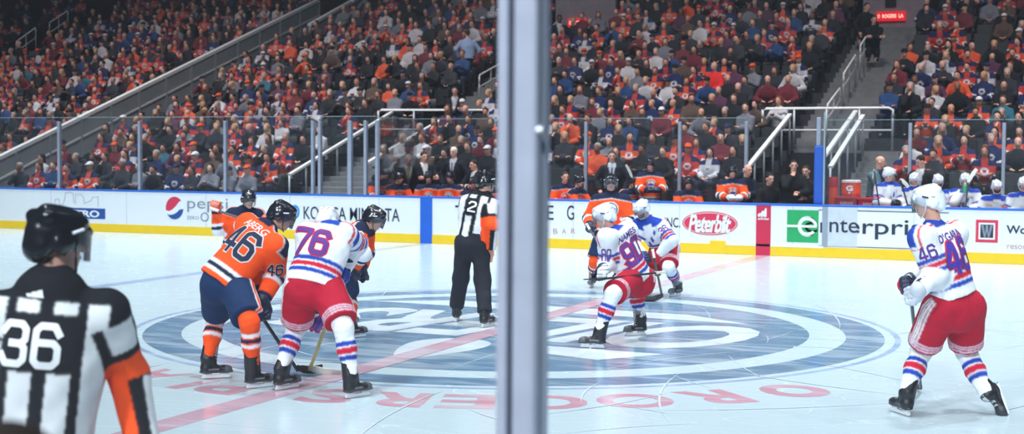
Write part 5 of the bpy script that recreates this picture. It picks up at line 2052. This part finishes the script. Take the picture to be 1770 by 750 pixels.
def fan_meshes(p, vox):
    J, fr, lt, bf, up = fan_pose(p)
    A = np.array([fr[1], fr[2], fr[3]])
    lat, u2, fw = frame_of(J)
    P, N = J['P'], J['N']
    L = np.linalg.norm(N-P)
    out = {}
    pr = [cone(P, P+u2*.5*L, .12, .12, 1, .7, lat, .05), cone(P+u2*.5*L, N-u2*.10, .13, .08, 1, .68, lat, .05),
          ell(hp(fr, 0, -.012, .035), (.078, .100, .090), A, .01), ell(hp(fr, 0, .03, -.03), (.064, .066, .092), A, .03),
          cone(hp(fr, 0, .092, .005), hp(fr, 0, .112, -.03), .012, .018, k=.012), cone(hp(fr, 0, -.02, -.05), N-u2*.03, .056, .066, k=.03)]
    for k in 'LR':
        pr += [cone(J['sh'+k], J['el'+k], .045, .04, k=.03), cone(J['el'+k], J['wr'+k], .04, .032, k=.02),
               cone(J['wr'+k], J['wr'+k]+nrm(J['wr'+k]-J['el'+k])*.11, .036, .026, su=1.1, sv=.7, k=.02),
               cone(J['hip'+k], J['kn'+k], .07, .05, k=.03), cone(J['kn'+k], J['an'+k], .05, .04, k=.03), cone(J['an'+k], J['toe'+k], .04, .035, k=.02)]
    V, F = solid(pr, vox, smooth=1)
    T = np.zeros_like(V)
    q = (V-fr[0])@A.T
    a, b, c = q.T
    for s in (-1, 1):
        T[((a-s*.032)**2+(c-.008)**2 < .00022) & (b > .05)] = (0, .75, 0)
    T[(np.abs(a) < .03) & (np.abs(c+.065) < .012) & (b > .05)] = (0, .35, 0)
    out['body'] = (V, F, T)
    V, F = solid(jersey_prims(J, .88, .66, .04), vox*1.0, smooth=1)
    V = wrinkle(V, F, .006, 12, p)
    out['plain'] = (V, F, np.zeros_like(V))
    T = np.zeros_like(V)
    q = V-P
    a, b, h = q@lat, q@fw, q@u2
    T[(h > -.02) & (h < .025)] = (1, 0, 0)
    T[(h > .025) & (h < .065)] = (0, 1, 0)
    T[(h > .065) & (h < .10)] = (1, 0, 0)
    for k in 'LR':
        s_, d_, l1 = arm_param(V, J, k)
        e = s_-l1
        m = (d_ < .10) & (np.abs(a) > .10)
        T[m & (np.abs(e) < .07)] = (1, 0, 0)
        T[m & (np.abs(e) < .028)] = (0, 1, 0)
    T[(h > L-.10) & (np.abs(a) > .07)] = (0, 1, 0)
    T[((a)**2+(h-.36)**2 < .085**2) & (b > .02)] = (.75, 0, 0)
    T[((a)**2+((h-.36)*1.8)**2 < .045**2) & (b > .02)] = (0, .6, 0)
    out['jersey'] = (V, F, T)
    pr = [cone(P+u2*.02, P-up*.03, .155, .16, 1, .8, lt, .04)]
    for k in 'LR':
        pr += [cone(J['hip'+k], J['kn'+k], .092, .075, k=.03), cone(J['kn'+k], J['an'+k]-up*.0, .074, .062, k=.03), cone(J['an'+k]-up*.03, J['toe'+k], .05, .042, k=.02)]
    V, F = solid(pr, vox*1.15, smooth=1)
    out['trousers'] = (V, F, np.zeros_like(V))
    sb = dict(ell(hp(fr, 0, .088, -.03), (.10, .085, .098), A), sub=True)
    V, F = solid([ell(hp(fr, 0, -.022, .045), (.087, .104, .088), A, .02), sb], vox*.8, smooth=1)
    out['short'] = (V, F, np.zeros_like(V))
    V, F = solid([ell(hp(fr, 0, -.022, .045), (.090, .104, .090), A, .02), ell(hp(fr, 0, -.05, -.09), (.105, .06, .14), A, .03), dict(ell(hp(fr, 0, .085, -.05), (.064, .085, .13), A), sub=True)], vox*.8, smooth=1)
    out['long'] = (V, F, np.zeros_like(V))
    V, F = solid([ell(hp(fr, 0, -.012, .062), (.088, .106, .078), A, .01), cone(hp(fr, -.04, .10, .06), hp(fr, .04, .10, .06), .05, su=1, sv=.25, ax=A[1], k=.01), dict(ell(hp(fr, 0, .05, -.07), (.15, .22, .095), A), sub=True)], vox*.7, smooth=1)
    out['cap'] = (V, F, np.zeros_like(V))
    return out


NP = 8
TPL = [fan_meshes(p, .024) for p in range(NP)]
ME = []
for p in range(NP):
    d = {}
    for k, (V, F, T) in TPL[p].items():
        me = np_mesh('spectator_'+k, V, F)
        add_cols(me, T, 'Trim')
        me.materials.append(FANSKIN if k == 'body' else FAN)
        d[k] = me
    ME.append(d)

TOPS = [('orange jersey', (218, 84, 52), 1, 15), ('red-orange jersey', (186, 58, 54), 1, 12), ('navy jersey', (30, 42, 92), 1, 7), ('white jersey', (196, 194, 204), 1, 4), ('orange shirt', (226, 92, 58), 0, 3),
        ('black jacket', (26, 28, 36), 0, 30), ('charcoal coat', (46, 48, 58), 0, 14), ('maroon sweater', (112, 40, 54), 0, 9), ('grey hoodie', (120, 122, 134), 0, 6), ('blue jacket', (40, 70, 120), 0, 4),
        ('white sweater', (200, 198, 204), 0, 4), ('brown jacket', (92, 74, 66), 0, 5), ('plum top', (88, 50, 78), 0, 3), ('teal top', (52, 110, 130), 0, .5)]
HAIRS = [('dark', (38, 30, 30), 8), ('brown', (84, 58, 44), 8), ('blond', (190, 158, 112), 4), ('grey', (160, 156, 152), 4), ('auburn', (120, 62, 40), 2)]
CAPS = [('navy cap', (28, 38, 84)), ('orange cap', (232, 88, 40)), ('white cap', (220, 220, 222)), ('black cap', (24, 24, 30))]
SKINS = [(222, 168, 148), (232, 182, 160), (206, 146, 122), (214, 160, 136), (150, 100, 78), (226, 172, 154)]
TROU = [(24, 28, 38), (34, 40, 58), (20, 22, 28), (44, 52, 74), (60, 56, 54)]
TW = [t[3] for t in TOPS]
# what the photograph shows at particular places: pixel of the chest, top colour name
SEEN = [(985, 222, 'orange shirt', 'none'), (1241, 148, 'red-orange shirt', 'none'), (1119, 57, 'white sweater', 'short'), (1375, 38, 'blue jacket', 'short'), (1336, 95, 'blue jacket', 'short'), (803, 135, 'blue jacket', 'short'), (1078, 133, 'white sweater', 'cap'), (1215, 148, 'blue jacket', 'cap'),
        (1301, 148, 'grey hoodie', 'cap'), (1590, 158, 'white sweater', 'short'), (1618, 165, 'white sweater', 'long'), (1436, 200, 'maroon sweater', 'short'), (178, 112, 'white sweater', 'short'), (193, 140, 'white sweater', 'short'), (147, 150, 'blue jacket', 'short'), (50, 130, 'teal top', 'short'), (75, 165, 'red-orange jersey', 'short'),
        (230, 245, 'black jacket', 'short'), (90, 285, 'white sweater', 'long'), (275, 280, 'teal top', 'short'), (315, 310, 'navy jersey', 'cap'), (370, 185, 'white sweater', 'cap'), (300, 180, 'grey hoodie', 'short'), (340, 290, 'red-orange jersey', 'cap'), (410, 275, 'orange jersey', 'short'), (478, 250, 'white sweater', 'long'), (510, 293, 'red-orange jersey', 'short'),
        (575, 255, 'white sweater', 'short'), (520, 160, 'orange jersey', 'short'), (455, 205, 'white jersey', 'long'), (615, 55, 'orange jersey', 'short'), (640, 55, 'orange jersey', 'short'), (622, 82, 'white sweater', 'short'), (725, 65, 'white sweater', 'short'), (860, 55, 'maroon sweater', 'short'), (670, 120, 'orange shirt', 'short'), (690, 165, 'orange shirt', 'short'),
        (1095, 135, 'grey hoodie', 'short'), (1030, 190, 'maroon sweater', 'short'), (1120, 200, 'navy jersey', 'short'), (1163, 205, 'orange jersey', 'none'), (1143, 285, 'black jacket', 'short'), (1235, 275, 'white jersey', 'long'), (1170, 245, 'maroon sweater', 'short'), (1255, 245, 'charcoal coat', 'cap'), (1420, 55, 'orange jersey', 'short'), (1660, 130, 'red-orange jersey', 'short'), (1730, 185, 'teal top', 'short'),
        (1665, 280, 'red-orange jersey', 'long'), (1700, 250, 'orange jersey', 'long'), (1715, 245, 'orange jersey', 'short'), (1560, 250, 'white sweater', 'long'), (1535, 260, 'red-orange jersey', 'short'), (1620, 260, 'orange jersey', 'long'), (1640, 265, 'navy jersey', 'long'), (1690, 200, 'orange jersey', 'cap'), (1600, 205, 'orange jersey', 'cap'), (1760, 250, 'orange jersey', 'short'), (1545, 210, 'blue jacket', 'cap'), (1710, 275, 'navy jersey', 'short'),
        (35, 300, 'charcoal coat', 'long'), (62, 305, 'red-orange jersey', 'long'), (85, 310, 'blue jacket', 'short'), (115, 315, 'orange jersey', 'short'), (145, 318, 'orange jersey', 'cap'), (200, 315, 'charcoal coat', 'short'), (228, 312, 'grey hoodie', 'short'), (262, 316, 'black jacket', 'short'), (400, 318, 'grey hoodie', 'cap'), (447, 320, 'grey hoodie', 'cap'), (480, 320, 'orange jersey', 'short'), (375, 322, 'grey hoodie', 'long'), (350, 318, 'charcoal coat', 'long')]
SEENC = {t[0]: t for t in TOPS}
SEENC['red-orange shirt'] = ('bright red shirt', (232, 48, 48), 0, 0)

EMPTY = [(395, 265, 60, 14), (90, 235, 90, 16), (230, 170, 120, 12), (380, 100, 50, 12), (1120, 235, 60, 12), (1010, 240, 40, 10), (1330, 110, 50, 14), (1370, 180, 60, 14), (1010, 150, 60, 8), (1590, 195, 40, 10), (1360, 230, 60, 30), (640, 140, 60, 10), (60, 15, 70, 30), (1130, 165, 120, 7), (1640, 60, 60, 20), (1250, 215, 70, 12), (300, 120, 60, 10), (560, 250, 45, 50), (1390, 60, 40, 20)]
seats = []
for i in range(NROW):
    y, z = row_y(i)+.56, row_z(i)
    for a, b in spans(i):
        n = int((b-a-.1)/.56)
        if n < 1:
            continue
        off = (b-a-n*.56)/2
        for k in range(n):
            x = a+off+.28+.56*k
            q = topx((x, y, z+1.0))
            if -260 < q[0] < 2030 and q[1] > -60:
                seats.append(dict(i=i, x=x, y=y, z=z, px=q[0], py=q[1], n=k+1, m=n, sec=(a, b), D=depth((x, y, z+1))))
SECN = []


def section_name(a, b, k, n):
    """where a seat is, counted from something one can find"""
    m = (a+b)/2
    if m < -30:
        return n-k+1, 'left of the far-left stairs'
    if m < -22.4:
        return n-k+1, 'left of the long sloping rail'
    if m < -13:
        return (k, 'right of the long sloping rail') if k <= n/2 else (n-k+1, 'left of the middle stairs')
    if m < -1:
        return (k, 'right of the middle stairs') if k <= n/2 else (n-k+1, 'left of the tunnel aisle')
    return k, 'right of the tunnel aisle'


ORD = ['first', 'second', 'third', 'fourth', 'fifth', 'sixth', 'seventh', 'eighth', 'ninth', 'tenth', '11th', '12th', '13th', '14th', '15th', '16th', '17th', '18th', '19th', '20th', '21st', '22nd', '23rd', '24th', '25th', '26th', '27th', '28th', '29th', '30th']
for s in seats:
    em = .14
    for ex, ey, rx, ry in EMPTY:
        if abs(s['px']-ex) < rx and abs(s['py']-ey) < ry:
            em = .80
    if s['py'] < 25 and s['px'] < 200:
        em = .6
    s['empty'] = rng.random() < em
    s['top'] = rng.choices(TOPS, TW)[0]
    s['hk'] = rng.choices(['short', 'long', 'cap', 'none'], [46, 25, 17, 12])[0]
    s['hair'] = rng.choices(HAIRS, [h[2] for h in HAIRS])[0]
    s['cap'] = rng.choice(CAPS)
    s['skin'] = rng.choices(SKINS, [5, 4, 3, 4, 1, 3])[0]
    s['tr'] = rng.choice(TROU)
    s['pose'] = rng.randrange(NP)
    s['dx'], s['rz'], s['sc'] = rng.uniform(-.05, .05), rng.uniform(-.25, .25), rng.uniform(.94, 1.06)
used = set()
for px, py, nm, hk in SEEN:
    best = min((s for s in seats if id(s) not in used), key=lambda s: (s['px']-px)**2+(s['py']-py+4)**2)
    used.add(id(best))
    best['empty'] = False
    best['top'] = SEENC[nm]
    best['hk'] = hk
# seats
SEATM = mat('seat_plastic', (24, 32, 40), rough=.5, var=.1, vscale=6)
mb = MB()
mb.box(-.24, .24, -.20, .20, .33, .38)
mb.add([(x, y, z) for x in (-.24, .24) for y, z in ((.19, .37), (.27, .84), (.30, .84), (.23, .37))], [[0, 1, 2, 3], [7, 6, 5, 4], [0, 4, 5, 1], [1, 5, 6, 2], [2, 6, 7, 3], [3, 7, 4, 0]])
for sx in (-.26, .235):
    mb.box(sx, sx+.025, -.18, .22, .58, .62)
    mb.box(sx, sx+.025, .0, .06, .0, .58)
seat0 = mb.build('stadium_seat', SEATM, None)
seat_me = seat0.data
bm = bmesh.new(); bm.from_mesh(seat_me); bmesh.ops.bevel(bm, geom=list(bm.edges), offset=.008, segments=1, affect='EDGES'); bm.to_mesh(seat_me); bm.free()
bpy.data.objects.remove(seat0)
inview = lambda s: -15 < s['px'] < 1785 and not 866 < s['px'] < 944 and s['py'] > -12
order = sorted(seats, key=lambda s: (not inview(s), not s['empty'], s['D']))
ind_seats = order[:290]
for s in ind_seats:
    o = bpy.data.objects.new('stadium_seat', seat_me)
    COL.objects.link(o)
    o.location = (s['x'], s['y'], s['z'])
    c, sn = section_name(*s['sec'], s['n'], s['m'])
    tag(o, '%s dark seat, %s %s, %s row' % ('empty' if s['empty'] else 'occupied', ORD[min(c-1, 29)], sn, ORD[s['i']]), 'seat', 'dark seats in the stands')


def merged(name, items, label, cat, m):
    Vs, Fs, Cs, b = [], [], [], 0
    for V, F, C in items:
        Vs.append(V); Fs.append(F+b); Cs.append(C); b += len(V)
    me = np_mesh(name, np.concatenate(Vs), np.concatenate(Fs), np.concatenate(Cs))
    o = link(name, me, m)
    return tag(o, label, cat, kind='stuff')


sv = np.array([v.co for v in seat_me.vertices])
tri = []
for p in seat_me.polygons:
    vs = list(p.vertices)
    for k in range(1, len(vs)-1):
        tri.append((vs[0], vs[k], vs[k+1]))
tri = np.array(tri)
merged('stand_seats', [(sv+np.array([s['x'], s['y'], s['z']]), tri, np.full((len(sv), 3), .012)) for s in order[290:]], 'rows of dark seats under the upper crowd', 'seats', SEATM)


def hair_of(s):
    if s['hk'] == 'none':
        return 'bald head', None, None
    if s['hk'] == 'cap':
        return s['cap'][0], 'cap', s['cap'][1]
    return ('long ' if s['hk'] == 'long' else 'short ')+s['hair'][0]+' hair', s['hk'], s['hair'][1]


def place(name, me, parent, c):
    o = bpy.data.objects.new(name, me)
    COL.objects.link(o)
    o.parent = parent
    o.color = (*lin(c), 1)
    return o


occ = sorted((s for s in seats if not s['empty']), key=lambda s: (not inview(s), s['D']))
NIND = 255
for s in occ[:NIND]:
    hn, hk, hc = hair_of(s)
    c, sn = section_name(*s['sec'], s['n'], s['m'])
    root = bpy.data.objects.new('person', None)
    COL.objects.link(root)
    root.location = (s['x']+s['dx'], s['y'], s['z'])
    root.rotation_euler = (0, 0, s['rz'])
    root.scale = (s['sc'],)*3
    tag(root, '%s, %s, %s seat %s, %s row' % (s['top'][0], hn, ORD[min(c-1, 29)], sn, ORD[s['i']]), 'person', 'spectators in the lower rows')
    d = ME[s['pose']]
    place('body', d['body'], root, s['skin'])
    place('jersey' if s['top'][2] else 'top', d['jersey' if s['top'][2] else 'plain'], root, s['top'][1])
    place('trousers', d['trousers'], root, s['tr'])
    if hk:
        place('cap' if hk == 'cap' else 'hair', d[hk], root, hc)
LOW = [fan_meshes(p, .042) for p in range(NP)]
items = []
wt, nv = np.array(lin((222, 222, 226))), np.array(lin((28, 40, 84)))
for s in occ[NIND:]:
    hn, hk, hc = hair_of(s)
    d = LOW[s['pose']]
    cs, sn_ = math.cos(s['rz']), math.sin(s['rz'])
    R = np.array([[cs, -sn_, 0], [sn_, cs, 0], [0, 0, 1]])*s['sc']
    for k, c in (('body', s['skin']), ('jersey' if s['top'][2] else 'plain', s['top'][1]), ('trousers', s['tr']), (hk, hc)):
        if not k:
            continue
        V, F, T = d[k]
        C = np.tile(np.array(lin(c)), (len(V), 1))
        C = C*(1-T[:, :1])+wt*T[:, :1]
        C = C*(1-T[:, 1:2])+nv*T[:, 1:2]
        items.append((V@R.T+np.array([s['x']+s['dx'], s['y'], s['z']]), F, C))
merged('crowd', items, 'crowd of seated spectators in the upper rows', 'crowd', CROWDM)
print('SEATS', len(seats), 'OCC', len(occ))

# people on their feet in the stands, and the head of hair at the bottom left corner
ST = 'people standing in the stands'
sitter(808, 58, row_y(13)+.4, 'suit', 'man in light blue shirt climbing the middle aisle with back turned', ST, face=100, stand=True, hands='down', cols=((150, 172, 210),), hair=(70, 54, 48), zfloor=row_z(13), vox=.022)
sitter(786, 157, row_y(7)+.5, 'suit', 'man in dark open jacket over pale shirt standing at the middle guard rail', ST, face=-95, stand=True, hands='cross', cols=((26, 26, 34), (190, 190, 196)), hair=(44, 36, 36), zfloor=row_z(7), vox=.022)
sitter(1511, 34, row_y(14)+.4, 'suit', 'usher in black standing high in the aisle left of the red name strip', ST, face=-90, stand=True, hands='cross', cols=((20, 24, 30),), hair=(46, 38, 36), zfloor=row_z(15), vox=.022)
sitter(1499, 12, row_y(16)+.4, 'suit', 'usher in dark coat standing behind the one in black', ST, face=-70, stand=True, hands='down', cols=((26, 26, 34),), hair=(60, 50, 48), zfloor=row_z(17), vox=.022)
sitter(967, 32, row_y(15)+.4, 'suit', 'usher in dark suit atop the aisle beside the near glass post', ST, face=-90, stand=True, hands='down', cols=((24, 26, 34), (180, 184, 190)), hair=(30, 26, 26), zfloor=row_z(16), vox=.022, skin=lin((96, 66, 54)))
_h = at(16, 885, 2.0)
_Y = _h[1]
sitter(16, 885, _Y, 'suit', 'dark-haired spectator before the near glass, only hair showing at bottom left', ST, face=80, lean=0, cols=((40, 40, 48),), hair=(34, 28, 26), zfloor=.45, vox=.02)
